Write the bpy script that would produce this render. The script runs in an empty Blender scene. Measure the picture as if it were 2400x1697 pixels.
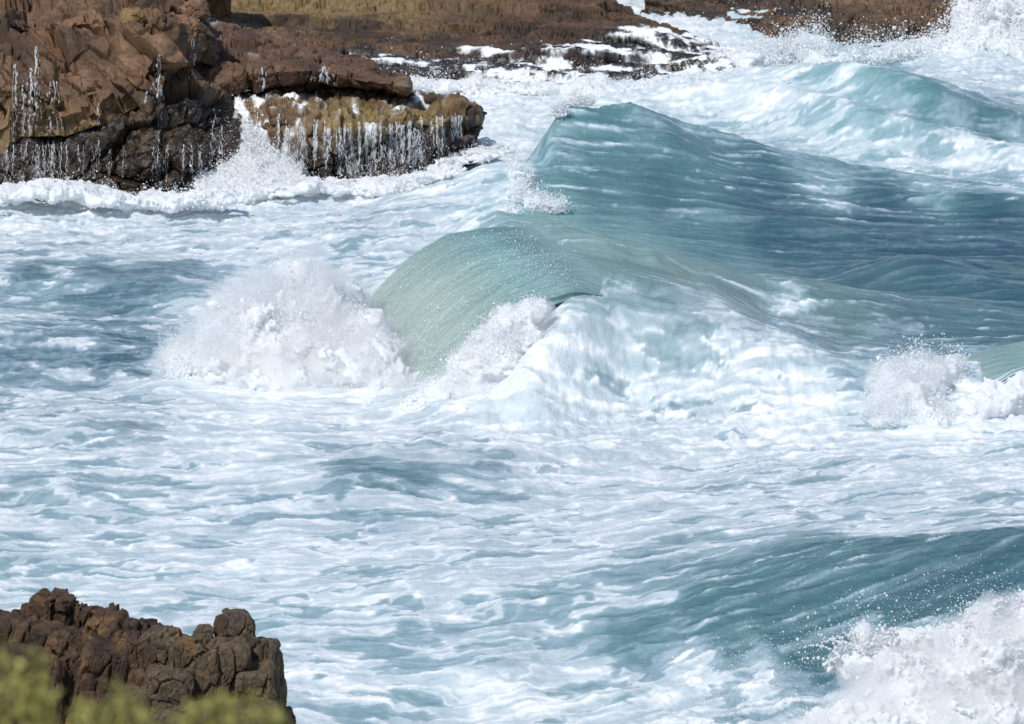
import bpy, math, random
import numpy as np
from mathutils import Vector
from mathutils.bvhtree import BVHTree

# ------------------------------------------------------------------ camera, sky, sun
sc = bpy.context.scene
C = sc.collection
CAM_H = 16.0
PITCH = math.radians(12.0)
HALF_H = math.radians(7.05)
cam_d = bpy.data.cameras.new('camera')
cam_d.sensor_width = 36.0
cam_d.lens = 18.0 / math.tan(HALF_H)
cam_d.clip_start = 0.5
cam_d.clip_end = 6000
cam_d.dof.use_dof = True
cam_d.dof.focus_distance = 68.0
cam_d.dof.aperture_fstop = 4.4
cam = bpy.data.objects.new('camera', cam_d)
cam.location = (0, 0, CAM_H)
cam.rotation_euler = (math.radians(90) - PITCH, 0, 0)
C.objects.link(cam)
sc.camera = cam

SUN_EL = math.radians(50)
SUN_AZ = math.radians(-148)          # clockwise from +Y (straight away from the camera); negative is left
w = bpy.data.worlds.new('World'); sc.world = w; w.use_nodes = True
nt = w.node_tree; nt.nodes.clear()
sky = nt.nodes.new('ShaderNodeTexSky'); sky.sky_type = 'NISHITA'; sky.sun_disc = False
sky.sun_elevation = SUN_EL; sky.sun_rotation = SUN_AZ
sky.air_density = 1.0; sky.dust_density = 1.0; sky.ozone_density = 0.9
bgn = nt.nodes.new('ShaderNodeBackground'); bgn.inputs[1].default_value = 0.125
wo = nt.nodes.new('ShaderNodeOutputWorld')
nt.links.new(sky.outputs[0], bgn.inputs[0]); nt.links.new(bgn.outputs[0], wo.inputs[0])
sd = bpy.data.lights.new('sun', 'SUN'); sd.energy = 3.3; sd.angle = math.radians(0.53); sd.color = (1.0, 0.975, 0.925)
sun = bpy.data.objects.new('sun', sd); C.objects.link(sun)
sv = Vector((math.sin(SUN_AZ) * math.cos(SUN_EL), math.cos(SUN_AZ) * math.cos(SUN_EL), math.sin(SUN_EL)))
sun.rotation_euler = sv.to_track_quat('Z', 'Y').to_euler(); sun.location = sv * 60

sc.view_settings.view_transform = 'Standard'; sc.view_settings.look = 'None'
sc.view_settings.exposure = 0.0; sc.view_settings.gamma = 1.0; sc.view_settings.use_curve_mapping = False
sc.render.engine = 'CYCLES'
sc.cycles.max_bounces = 16; sc.cycles.diffuse_bounces = 7; sc.cycles.glossy_bounces = 3
sc.cycles.transmission_bounces = 6; sc.cycles.transparent_max_bounces = 16; sc.cycles.volume_bounces = 14
sc.cycles.caustics_reflective = False; sc.cycles.caustics_refractive = False
sc.cycles.use_denoising = True

# ------------------------------------------------------------------ helpers
rng = np.random.default_rng(7)
FPX = 1200.0 / math.tan(HALF_H)
CT, ST = math.cos(PITCH), math.sin(PITCH)
def ray(px, py):
    a = (px - 1200.0) / FPX; b = (848.5 - py) / FPX
    return np.array([a, CT + b * ST, -ST + b * CT])
def at(px, py, z=0.0):
    d = ray(px, py); t = (z - CAM_H) / d[2]
    return np.array([d[0] * t, d[1] * t, z])
def atY(px, py, Y):
    d = ray(px, py); t = Y / d[1]
    return np.array([d[0] * t, Y, CAM_H + d[2] * t])

PERM = rng.permutation(256).astype(np.int64)
PERM2 = np.concatenate([PERM, PERM, PERM])
ang = rng.uniform(0, 2 * np.pi, 256)
G2 = np.stack([np.cos(ang), np.sin(ang)], 1).astype(np.float32)
g3 = rng.normal(size=(256, 3)); G3 = (g3 / np.linalg.norm(g3, axis=1, keepdims=True)).astype(np.float32)
RV = rng.uniform(0, 1, (256, 4)).astype(np.float32)
def noise2(x, y, s=0):
    x = x + s * 17.31; y = y - s * 9.77
    xi = np.floor(x).astype(np.int64); yi = np.floor(y).astype(np.int64)
    xf = (x - xi).astype(np.float32); yf = (y - yi).astype(np.float32)
    u = xf**3 * (xf * (xf * 6 - 15) + 10); v = yf**3 * (yf * (yf * 6 - 15) + 10)
    xi &= 255; yi &= 255
    a = PERM2[xi]; b = PERM2[(xi + 1) & 255]; y1 = (yi + 1) & 255
    def g(h, dx, dy):
        q = G2[h]; return q[..., 0] * dx + q[..., 1] * dy
    n00 = g(PERM2[a + yi], xf, yf); n10 = g(PERM2[b + yi], xf - 1, yf)
    n01 = g(PERM2[a + y1], xf, yf - 1); n11 = g(PERM2[b + y1], xf - 1, yf - 1)
    p = n00 + u * (n10 - n00); q = n01 + u * (n11 - n01)
    return (p + v * (q - p)) * 1.5
def noise3(P, s=0):
    x = P[..., 0] + s * 13.7; y = P[..., 1] - s * 7.3; z = P[..., 2] + s * 5.1
    xi = np.floor(x).astype(np.int64); yi = np.floor(y).astype(np.int64); zi = np.floor(z).astype(np.int64)
    xf = (x - xi).astype(np.float32); yf = (y - yi).astype(np.float32); zf = (z - zi).astype(np.float32)
    f = lambda t: t**3 * (t * (t * 6 - 15) + 10)
    u, v, w_ = f(xf), f(yf), f(zf)
    xi &= 255; yi &= 255; zi &= 255
    r = 0
    for dx in (0, 1):
        A = PERM2[(xi + dx) & 255]
        for dy in (0, 1):
            B = PERM2[A + ((yi + dy) & 255)]
            for dz in (0, 1):
                q = G3[PERM2[B + ((zi + dz) & 255)]]
                val = q[..., 0] * (xf - dx) + q[..., 1] * (yf - dy) + q[..., 2] * (zf - dz)
                r = r + val * (u if dx else 1 - u) * (v if dy else 1 - v) * (w_ if dz else 1 - w_)
    return r * 1.5
def fbm2(x, y, octv=4, s=0, gain=0.5, lac=2.03):
    r = 0; a = 1; t = 0
    for i in range(octv):
        r = r + a * noise2(x, y, s + i); t += a; a *= gain; x = x * lac; y = y * lac
    return r / t
def fbm3(P, octv=4, s=0, gain=0.5):
    r = 0; a = 1; t = 0
    for i in range(octv):
        r = r + a * noise3(P, s + i); t += a; a *= gain; P = P * 2.03
    return r / t
def worley2(x, y, s=0):
    x = x + s * 3.17; y = y + s * 8.13
    xi = np.floor(x).astype(np.int64); yi = np.floor(y).astype(np.int64)
    f1 = np.full(x.shape, 9.0, np.float32); f2 = f1.copy()
    for dx in (-1, 0, 1):
        for dy in (-1, 0, 1):
            h = PERM2[PERM2[(xi + dx) & 255] + ((yi + dy) & 255)]
            d = np.sqrt((xi + dx + RV[h, 0] - x)**2 + (yi + dy + RV[h, 1] - y)**2).astype(np.float32)
            f2 = np.where(d < f1, f1, np.minimum(f2, d)); f1 = np.minimum(f1, d)
    return f1, f2
def worley3(P, s=0):
    x = P[..., 0] + s * 3.17; y = P[..., 1] + s * 8.13; z = P[..., 2] - s * 4.4
    xi = np.floor(x).astype(np.int64); yi = np.floor(y).astype(np.int64); zi = np.floor(z).astype(np.int64)
    f1 = np.full(x.shape, 9.0, np.float32); f2 = f1.copy(); ident = np.zeros(x.shape, np.int64); dl = np.zeros(x.shape + (3,), np.float32)
    for dx in (-1, 0, 1):
        for dy in (-1, 0, 1):
            for dz in (-1, 0, 1):
                h = PERM2[PERM2[PERM2[(xi + dx) & 255] + ((yi + dy) & 255)] + ((zi + dz) & 255)]
                e = np.stack([xi + dx + RV[h, 0] - x, yi + dy + RV[h, 1] - y, zi + dz + RV[h, 2] - z], -1).astype(np.float32); d = np.sqrt((e * e).sum(-1))
                nearer = d < f1
                f2 = np.where(nearer, f1, np.minimum(f2, d)); ident = np.where(nearer, h, ident); f1 = np.minimum(f1, d); dl[nearer] = e[nearer]
    return f1, f2, RV[ident, 3], (dl * G3[ident]).sum(-1)
def sstep(a, b, x):
    t = np.clip((x - a) / (b - a), 0, 1); return t * t * (3 - 2 * t)

def mesh_np(name, V, F, mat, parent=None, attrs=None, smooth=True, col=None):
    V = np.ascontiguousarray(V, np.float32).reshape(-1, 3); F = np.ascontiguousarray(F, np.int32)
    me = bpy.data.meshes.new(name); n = F.shape[1]
    me.vertices.add(len(V)); me.vertices.foreach_set('co', V.ravel())
    me.loops.add(F.size); me.loops.foreach_set('vertex_index', F.ravel())
    me.polygons.add(len(F)); me.polygons.foreach_set('loop_start', np.arange(0, F.size, n, dtype=np.int32))
    me.polygons.foreach_set('loop_total', np.full(len(F), n, np.int32))
    me.update(calc_edges=True)
    me.polygons.foreach_set('use_smooth', np.full(len(F), smooth))
    for k, v in (attrs or {}).items():
        a = me.attributes.new(k, 'FLOAT', 'POINT'); a.data.foreach_set('value', np.ascontiguousarray(v, np.float32).ravel())
    if col is not None:
        a = me.attributes.new('Col', 'FLOAT_COLOR', 'POINT')
        c4 = np.ones((len(V), 4), np.float32); c4[:, :3] = col.reshape(-1, 3); a.data.foreach_set('color', c4.ravel())
    if mat: me.materials.append(mat)
    o = bpy.data.objects.new(name, me); C.objects.link(o)
    if parent is not None: o.parent = parent
    return o
def grid_faces(nv, nu, wrap=False):
    i = np.arange(nv * nu).reshape(nv, nu)
    return np.stack([i[:-1, :-1], i[:-1, 1:], i[1:, 1:], i[1:, :-1]], -1).reshape(-1, 4)
def grid_normals(P):
    du = np.gradient(P, axis=1); dv = np.gradient(P, axis=0)
    n = np.cross(du, dv); n /= np.linalg.norm(n, axis=-1, keepdims=True) + 1e-9
    return n
def tag(o, label=None, cat=None, group=None, kind=None):
    if label: o['label'] = label
    if cat: o['category'] = cat
    if group: o['group'] = group
    if kind: o['kind'] = kind
    return o
def thing(name, label, cat, group=None, loc=(0, 0, 0)):
    e = bpy.data.objects.new(name, None); e.empty_display_size = 0.3; C.objects.link(e)
    e.location = loc
    return tag(e, label, cat, group)

# ------------------------------------------------------------------ materials
def new_mat(name):
    m = bpy.data.materials.new(name); m.use_nodes = True; t = m.node_tree; t.nodes.clear()
    out = t.nodes.new('ShaderNodeOutputMaterial')
    def N(kind, **kw):
        n = t.nodes.new('ShaderNode' + kind)
        for k, v in kw.items(): setattr(n, k, v)
        return n
    def L(a, b): t.links.new(a, b)
    return m, t, out, N, L
def mixc(N, L, fac, a, b, blend='MIX'):
    n = N('Mix', data_type='RGBA', blend_type=blend)
    for sock, v in ((n.inputs[0], fac), (n.inputs[6], a), (n.inputs[7], b)):
        if hasattr(v, 'links'): L(v, sock)
        elif isinstance(v, (tuple, list)): sock.default_value = (*v, 1)
        else: sock.default_value = v
    return n.outputs[2]
def attr(N, name):
    return N('Attribute', attribute_name=name)

def water_material(name, thin=0.0, aer=(0.20, 0.42, 0.41), milk=(0.47, 0.57, 0.50)):
    m, t, out, N, L = new_mat(name)
    foam = attr(N, 'foam').outputs['Fac']; tint = attr(N, 'tint').outputs['Fac']; sand = attr(N, 'sand').outputs['Fac']
    deep = (0.030, 0.090, 0.135)
    c = mixc(N, L, tint, deep, aer)
    c = mixc(N, L, sand, c, milk)
    geo = N('NewGeometry')
    nz = N('TexNoise'); nz.inputs['Scale'].default_value = 6.0; nz.inputs['Detail'].default_value = 5.0; nz.inputs['Roughness'].default_value = 0.65
    L(geo.outputs['Position'], nz.inputs['Vector'])
    mp = N('Mapping'); mp.inputs['Scale'].default_value = (.55, 4.6, 3.0); L(geo.outputs['Position'], mp.inputs['Vector'])
    nz2 = N('TexNoise'); nz2.inputs['Scale'].default_value = 1.4; nz2.inputs['Detail'].default_value = 8.0; nz2.inputs['Roughness'].default_value = 0.68
    L(mp.outputs[0], nz2.inputs['Vector'])
    nz3 = N('TexNoise'); nz3.inputs['Scale'].default_value = 22.0; nz3.inputs['Detail'].default_value = 3.0
    L(geo.outputs['Position'], nz3.inputs['Vector'])
    # water body
    wb = N('BsdfPrincipled'); L(c, wb.inputs['Base Color']); wb.inputs['Roughness'].default_value = 0.22
    wb.inputs['IOR'].default_value = 1.333
    bw = N('Bump'); bw.inputs['Strength'].default_value = 0.9; bw.inputs['Distance'].default_value = 0.12
    L(nz2.outputs['Fac'], bw.inputs['Height']); L(bw.outputs[0], wb.inputs['Normal'])
    # foam
    fb = N('BsdfPrincipled'); fb.inputs['Roughness'].default_value = 0.5; fb.inputs['Specular IOR Level'].default_value = 0.4
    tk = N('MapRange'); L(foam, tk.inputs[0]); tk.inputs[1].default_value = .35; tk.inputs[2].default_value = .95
    fc = mixc(N, L, tk.outputs[0], (0.53, 0.66, 0.76), (0.90, 0.91, 0.915)); L(fc, fb.inputs['Base Color'])  # thin foam bluish: water showing through, plus sky reflection put into the colour
    bf = N('Bump'); bf.inputs['Distance'].default_value = 0.05
    cm = N('MapRange'); L(attr(N, 'churn').outputs['Fac'], cm.inputs[0]); cm.inputs[3].default_value = 0.10; cm.inputs[4].default_value = 0.6; L(cm.outputs[0], bf.inputs['Strength'])
    L(nz3.outputs['Fac'], bf.inputs['Height']); L(bf.outputs[0], fb.inputs['Normal'])
    # break the foam edge up below the mesh resolution
    ma = N('Math', operation='MULTIPLY_ADD'); L(nz.outputs['Fac'], ma.inputs[0]); ma.inputs[1].default_value = 0.4; ma.inputs[2].default_value = -0.2
    mb = N('Math', operation='ADD'); L(foam, mb.inputs[0]); L(ma.outputs[0], mb.inputs[1])
    # only where there is some foam to break up
    g = N('Math', operation='MULTIPLY'); L(foam, g.inputs[0]); g.inputs[1].default_value = 4.0; g.use_clamp = True
    mx = N('Math', operation='MULTIPLY'); L(mb.outputs[0], mx.inputs[0]); L(g.outputs[0], mx.inputs[1]); mx.use_clamp = True
    water = wb.outputs[0]
    if thin > 0:
        tr = N('BsdfTranslucent'); L(c, tr.inputs[0]); L(bw.outputs[0], tr.inputs['Normal'])
        mt = N('MixShader'); th_ = N('Math', operation='MULTIPLY'); L(attr(N, 'thin').outputs['Fac'], th_.inputs[0]); th_.inputs[1].default_value = thin; L(th_.outputs[0], mt.inputs[0]); L(wb.outputs[0], mt.inputs[1]); L(tr.outputs[0], mt.inputs[2]); water = mt.outputs[0]
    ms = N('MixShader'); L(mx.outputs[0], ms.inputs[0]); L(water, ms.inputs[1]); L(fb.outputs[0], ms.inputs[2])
    L(ms.outputs[0], out.inputs['Surface'])
    return m
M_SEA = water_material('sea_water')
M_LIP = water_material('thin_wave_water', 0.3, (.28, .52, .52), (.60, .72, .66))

def spray_material(name, col=(0.93, 0.94, 0.95), trans=0.45):
    m, t, out, N, L = new_mat(name)
    d = N('BsdfDiffuse'); d.inputs[0].default_value = (*col, 1)
    tr = N('BsdfTranslucent'); tr.inputs[0].default_value = (*col, 1)
    ms = N('MixShader'); ms.inputs[0].default_value = trans
    L(d.outputs[0], ms.inputs[1]); L(tr.outputs[0], ms.inputs[2]); L(ms.outputs[0], out.inputs['Surface'])
    return m
M_SPRAY = spray_material('white_spray')
def churn_material():
    m, t, out, N, L = new_mat('churned_foam')
    geo = N('NewGeometry')
    nz = N('TexNoise'); nz.inputs['Scale'].default_value = 9.0; nz.inputs['Detail'].default_value = 6.0; nz.inputs['Roughness'].default_value = 0.7
    L(geo.outputs['Position'], nz.inputs['Vector'])
    p = N('BsdfPrincipled'); p.inputs['Roughness'].default_value = 0.8; p.inputs['Specular IOR Level'].default_value = 0.2
    L(mixc(N, L, nz.outputs['Fac'], (0.86, 0.89, 0.91), (0.94, 0.945, 0.95)), p.inputs['Base Color'])
    b = N('Bump'); b.inputs['Strength'].default_value = 0.25; b.inputs['Distance'].default_value = 0.05
    L(nz.outputs['Fac'], b.inputs['Height']); L(b.outputs[0], p.inputs['Normal'])
    tr = N('BsdfTranslucent'); tr.inputs[0].default_value = (0.93, 0.94, 0.95, 1)
    ms = N('MixShader'); ms.inputs[0].default_value = 0.42
    L(p.outputs[0], ms.inputs[1]); L(tr.outputs[0], ms.inputs[2]); L(ms.outputs[0], out.inputs['Surface'])
    return m
M_CHURN = churn_material()

def rock_material(name, rough=0.55, fine=9.0):
    m, t, out, N, L = new_mat(name)
    col = attr(N, 'Col').outputs['Color']; wet = attr(N, 'wet').outputs['Fac']
    geo = N('NewGeometry')
    nz = N('TexNoise'); nz.inputs['Scale'].default_value = fine; nz.inputs['Detail'].default_value = 7.0; nz.inputs['Roughness'].default_value = 0.7
    L(geo.outputs['Position'], nz.inputs['Vector'])
    n2 = N('TexNoise'); n2.inputs['Scale'].default_value = fine * 3.2; n2.inputs['Detail'].default_value = 4.0
    L(geo.outputs['Position'], n2.inputs['Vector'])
    rmp = N('MapRange'); L(nz.outputs['Fac'], rmp.inputs[0]); rmp.inputs[1].default_value = 0.3; rmp.inputs[2].default_value = 0.7
    rmp.inputs[3].default_value = 0.55; rmp.inputs[4].default_value = 1.4
    c = mixc(N, L, 1.0, col, rmp.outputs[0], 'MULTIPLY')
    p = N('BsdfPrincipled'); L(c, p.inputs['Base Color'])
    mr = N('MapRange'); L(wet, mr.inputs[0]); mr.inputs[3].default_value = rough + 0.2; mr.inputs[4].default_value = 0.24; L(mr.outputs[0], p.inputs['Roughness'])
    b = N('Bump'); b.inputs['Strength'].default_value = 0.7; b.inputs['Distance'].default_value = 0.05; L(nz.outputs['Fac'], b.inputs['Height'])
    b2 = N('Bump'); b2.inputs['Strength'].default_value = 0.5; b2.inputs['Distance'].default_value = 0.015; L(n2.outputs['Fac'], b2.inputs['Height'])
    L(b.outputs[0], b2.inputs['Normal']); L(b2.outputs[0], p.inputs['Normal'])
    wash = attr(N, 'wash').outputs['Fac']
    fw = N('BsdfPrincipled'); fw.inputs['Base Color'].default_value = (.88, .90, .91, 1); fw.inputs['Roughness'].default_value = .6
    L(b.outputs[0], fw.inputs['Normal'])
    wn = N('TexNoise'); wn.inputs['Scale'].default_value = 11.0; wn.inputs['Detail'].default_value = 4.0; L(geo.outputs['Position'], wn.inputs['Vector'])
    w1 = N('Math', operation='MULTIPLY_ADD'); L(wn.outputs['Fac'], w1.inputs[0]); w1.inputs[1].default_value = 1.0; w1.inputs[2].default_value = -.5
    w2 = N('Math', operation='ADD'); L(wash, w2.inputs[0]); L(w1.outputs[0], w2.inputs[1])
    w3 = N('Math', operation='MULTIPLY'); L(w2.outputs[0], w3.inputs[0]); L(wash, w3.inputs[1]); w3.use_clamp = True
    ms = N('MixShader'); L(w3.outputs[0], ms.inputs[0]); L(p.outputs[0], ms.inputs[1]); L(fw.outputs[0], ms.inputs[2])
    L(ms.outputs[0], out.inputs['Surface'])
    return m
M_ROCK = rock_material('wet_sandstone')
M_ROCK_NEAR = rock_material('near_rock', 0.6, 14.0)

def rows_to_grid(rows, nu, nv, smooth=2):
    G = []
    for r in rows:
        p = np.array([atY(*q) if len(q) == 3 else np.array(q[1:]) for q in r], float)
        d = np.r_[0, np.cumsum(np.linalg.norm(np.diff(p, axis=0), axis=1))]; d /= d[-1]
        u = np.linspace(0, 1, nu)
        G.append(np.stack([np.interp(u, d, p[:, k]) for k in range(3)], 1))
    G = np.array(G)
    ln = np.sqrt(np.median(np.sum(np.diff(G, axis=0)**2, -1), axis=1)); d = np.r_[0, np.cumsum(np.minimum(ln, 1.6) + .06 * ln)]; d /= d[-1]
    v = np.linspace(0, 1, nv); out = np.empty((nv, nu, 3))
    i = np.clip(np.searchsorted(d, v, 'right') - 1, 0, len(d) - 2); t = ((v - d[i]) / (d[i + 1] - d[i]))[:, None, None]
    out = G[i] * (1 - t) + G[i + 1] * t
    for _ in range(smooth):
        o2 = out.copy(); o2[1:-1] = (out[:-2] + 2 * out[1:-1] + out[2:]) / 4; out = o2
        o2 = out.copy(); o2[:, 1:-1] = (out[:, :-2] + 2 * out[:, 1:-1] + out[:, 2:]) / 4; out = o2
    return out
# ------------------------------------------------------------------ the sea
main_rows = [
    [(1620, 585, 79.2), (1480, 560, 78.4), (1350, 538, 77.8), (1250, 529, 77.3), (1150, 532, 76.9), (1050, 548, 76.5), (960, 600, 76.2), (890, 670, 75.9), (850, 722, 75.6), (830, 790, 75.3), (830, 900, 75)],
    [(1680, 620, 77.4), (1540, 598, 76.8), (1410, 574, 76.3), (1300, 560, 75.9), (1190, 566, 75.6), (1090, 592, 75.2), (1010, 640, 74.9), (940, 705, 74.7), (900, 770, 74.5), (880, 830, 74.3), (875, 920, 74)],
    [(1720, 660, 75.8), (1580, 634, 75.3), (1460, 610, 75), (1350, 596, 74.7), (1250, 604, 74.4), (1150, 640, 74.1), (1070, 690, 73.9), (1000, 755, 73.6), (955, 820, 73.4), (935, 870, 73.2), (925, 940, 73)],
    [(1740, 700, 74.4), (1620, 668, 74), (1500, 642, 73.7), (1395, 626, 73.4), (1300, 636, 73.1), (1210, 680, 72.9), (1130, 735, 72.7), (1060, 795, 72.5), (1010, 850, 72.3), (985, 900, 72.1), (975, 960, 72)],
    [(1740, 735, 73.2), (1640, 704, 72.8), (1530, 706, 72.9), (1430, 690, 72.7), (1345, 684, 72.3), (1260, 708, 71.9), (1180, 765, 71.7), (1110, 830, 71.5), (1060, 880, 71.4), (1030, 930, 71.3), (1020, 980, 71.2)]]
NX, NY = 980, 900
tanr = np.linspace(-1.32, 1.32, NX - 24)
tout = np.array([1.4, 1.55, 1.8, 2.2, 2.8, 3.8, 5.5, 8.5, 14, 24, 45, 90.0])
tx = np.concatenate([-tout[::-1], tanr, tout]) * math.tan(HALF_H)
inv = np.linspace(1 / 49.0, 1 / 131.0, NY - 24)
ys = np.concatenate([[6, 16, 24, 30, 35, 39, 42, 44, 45.5, 46.7, 47.6, 48.4], 1 / inv, [134, 138, 144, 152, 165, 185, 220, 300, 500, 1000, 2200, 4500.0]])
YY, TX = np.meshgrid(ys, tx, indexing='ij')
XX = TX * np.clip(YY, 40, 170) * (1 + 0 * YY)
X = XX.ravel(); Y = YY.ravel()

def ridge(pts, side, wf, wb, pf=1.7, pb=1.5):
    """height of a wave whose crest runs through pts; side +1: its steep front lies left of the direction of travel"""
    W = [at(*p[:3]) for p in pts]
    best = np.full(X.shape, 1e9); hn = np.zeros(X.shape); wn = np.zeros(X.shape); sn = np.zeros(X.shape)
    for a, b in zip(W[:-1], W[1:]):
        ax, ay = a[0], a[1]; dx, dy = b[0] - ax, b[1] - ay; L2 = dx * dx + dy * dy
        t = np.clip(((X - ax) * dx + (Y - ay) * dy) / L2, 0, 1)
        d = np.hypot(X - ax - t * dx, Y - ay - t * dy)
        s = (dx * (Y - ay) - dy * (X - ax)) / math.sqrt(L2) * side / (d + 1e-6)
        wt = 1.0 / (d * d + .004)**4
        hn += wt * (a[2] + (b[2] - a[2]) * t); sn += wt * s; wn += wt
        best = np.minimum(best, d)
    k = sstep(-.8, .8, sn / wn)
    wd = wb + (wf - wb) * k; p = pb + (pf - pb) * k
    return hn / wn * np.exp(-(best / wd)**p)
R = {}
R['main'] = ridge([(1165, 505, 1.6), (1260, 555, 1.9), (1345, 640, 2.05), (1430, 668, 1.9), (1600, 715, 1.6), (1800, 785, 1.25), (1950, 828, 1.0), (2150, 855, .8)], -1, 1.7, 4.5, 1.6, 1.3)
R['back_main'] = ridge([(1300, 553, 2.05), (1400, 572, 2.1), (1520, 592, 1.95), (1800, 650, 1.35), (2200, 725, .75), (2500, 765, .5)], -1, 2.2, 4.0)
R['far'] = ridge([(1262, 372, 1.1), (1288, 310, 1.7), (1330, 246, 2.1), (1400, 250, 2.0), (1475, 238, 2.05), (1580, 275, 1.6), (1750, 330, 1.1), (2000, 385, .6), (2350, 430, .4)], 1, .9, 6.5, 1.4, 1.15)
R['mid'] = ridge([(1165, 462, .8), (1195, 405, 1.35), (1240, 385, 1.55), (1400, 400, 1.35), (1650, 440, .9), (1950, 480, .5)], 1, .8, 4.5, 1.4, 1.15)
R['far_right'] = ridge([(1790, 165, .7), (1880, 150, 1.1), (2000, 150, 1.4), (2130, 180, 1.4), (2230, 222, 1.15), (2330, 250, .9), (2500, 275, .7)], -1, 1.6, 3.0)
R['far_line'] = ridge([(1650, 200, .5), (1760, 180, .8), (1900, 215, .85), (2050, 265, .8), (2200, 302, .6), (2400, 347, .45), (2500, 355, .4)], -1, 1.0, 2.2)
R['chop_a'] = ridge([(1450, 470, .9), (1700, 500, .75), (2000, 540, .55), (2300, 560, .4)], -1, .9, 2.0)
R['chop_b'] = ridge([(1900, 430, .55), (2150, 455, .55), (2450, 470, .5)], -1, .8, 2.5)
R['bump'] = ridge([(1960, 625, .4), (2060, 605, .75), (2160, 600, .9), (2290, 640, .7), (2450, 690, .5)], -1, 1.6, 3.5)
R['fold'] = ridge([(1375, 705, 1.75), (1310, 770, 1.45), (1225, 860, .95), (1150, 935, .4)], 1, 1.0, 1.0, 1.8, 1.6)
R['right'] = ridge([(2080, 880, .45), (2180, 850, .55), (2300, 830, .6), (2500, 810, .7)], -1, 1.6, 3.5)
R['near'] = ridge([(1250, 1530, .15), (1450, 1470, .4), (1700, 1395, .75), (1950, 1335, 1.0), (2200, 1300, 1.15), (2500, 1265, 1.3)], -1, 2.6, 4.5)
R['left_a'] = ridge([(-100, 640, .35), (150, 640, .4), (330, 655, .4), (480, 690, .3), (620, 700, .1)], -1, 1.6, 4.0)
R['left_b'] = ridge([(-100, 770, .3), (150, 790, .35), (300, 815, .3), (420, 850, .15)], -1, 1.3, 3.0)
R['left_c'] = ridge([(-100, 985, .18), (150, 995, .22), (320, 1015, .2), (600, 1010, .1)], -1, .9, 2.5)
R['low_a'] = ridge([(560, 1150, .1), (800, 1110, .25), (1000, 1100, .2), (1250, 1080, .12)], -1, 1.4, 3.0)
R['low_b'] = ridge([(1080, 1500, .12), (1200, 1480, .28), (1450, 1440, .25), (1700, 1330, .2)], -1, 1.0, 2.0)
R['low_c'] = ridge([(950, 1560, .15), (1130, 1560, .28), (1330, 1570, .15)], -1, .8, 2.0)
Hm = np.zeros(X.shape)
for v in R.values(): Hm = Hm + np.clip(v, 0, None)**6
Hm = Hm**(1 / 6)
inview = sstep(36, 48, Y) * (1 - sstep(150, 300, Y))

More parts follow.
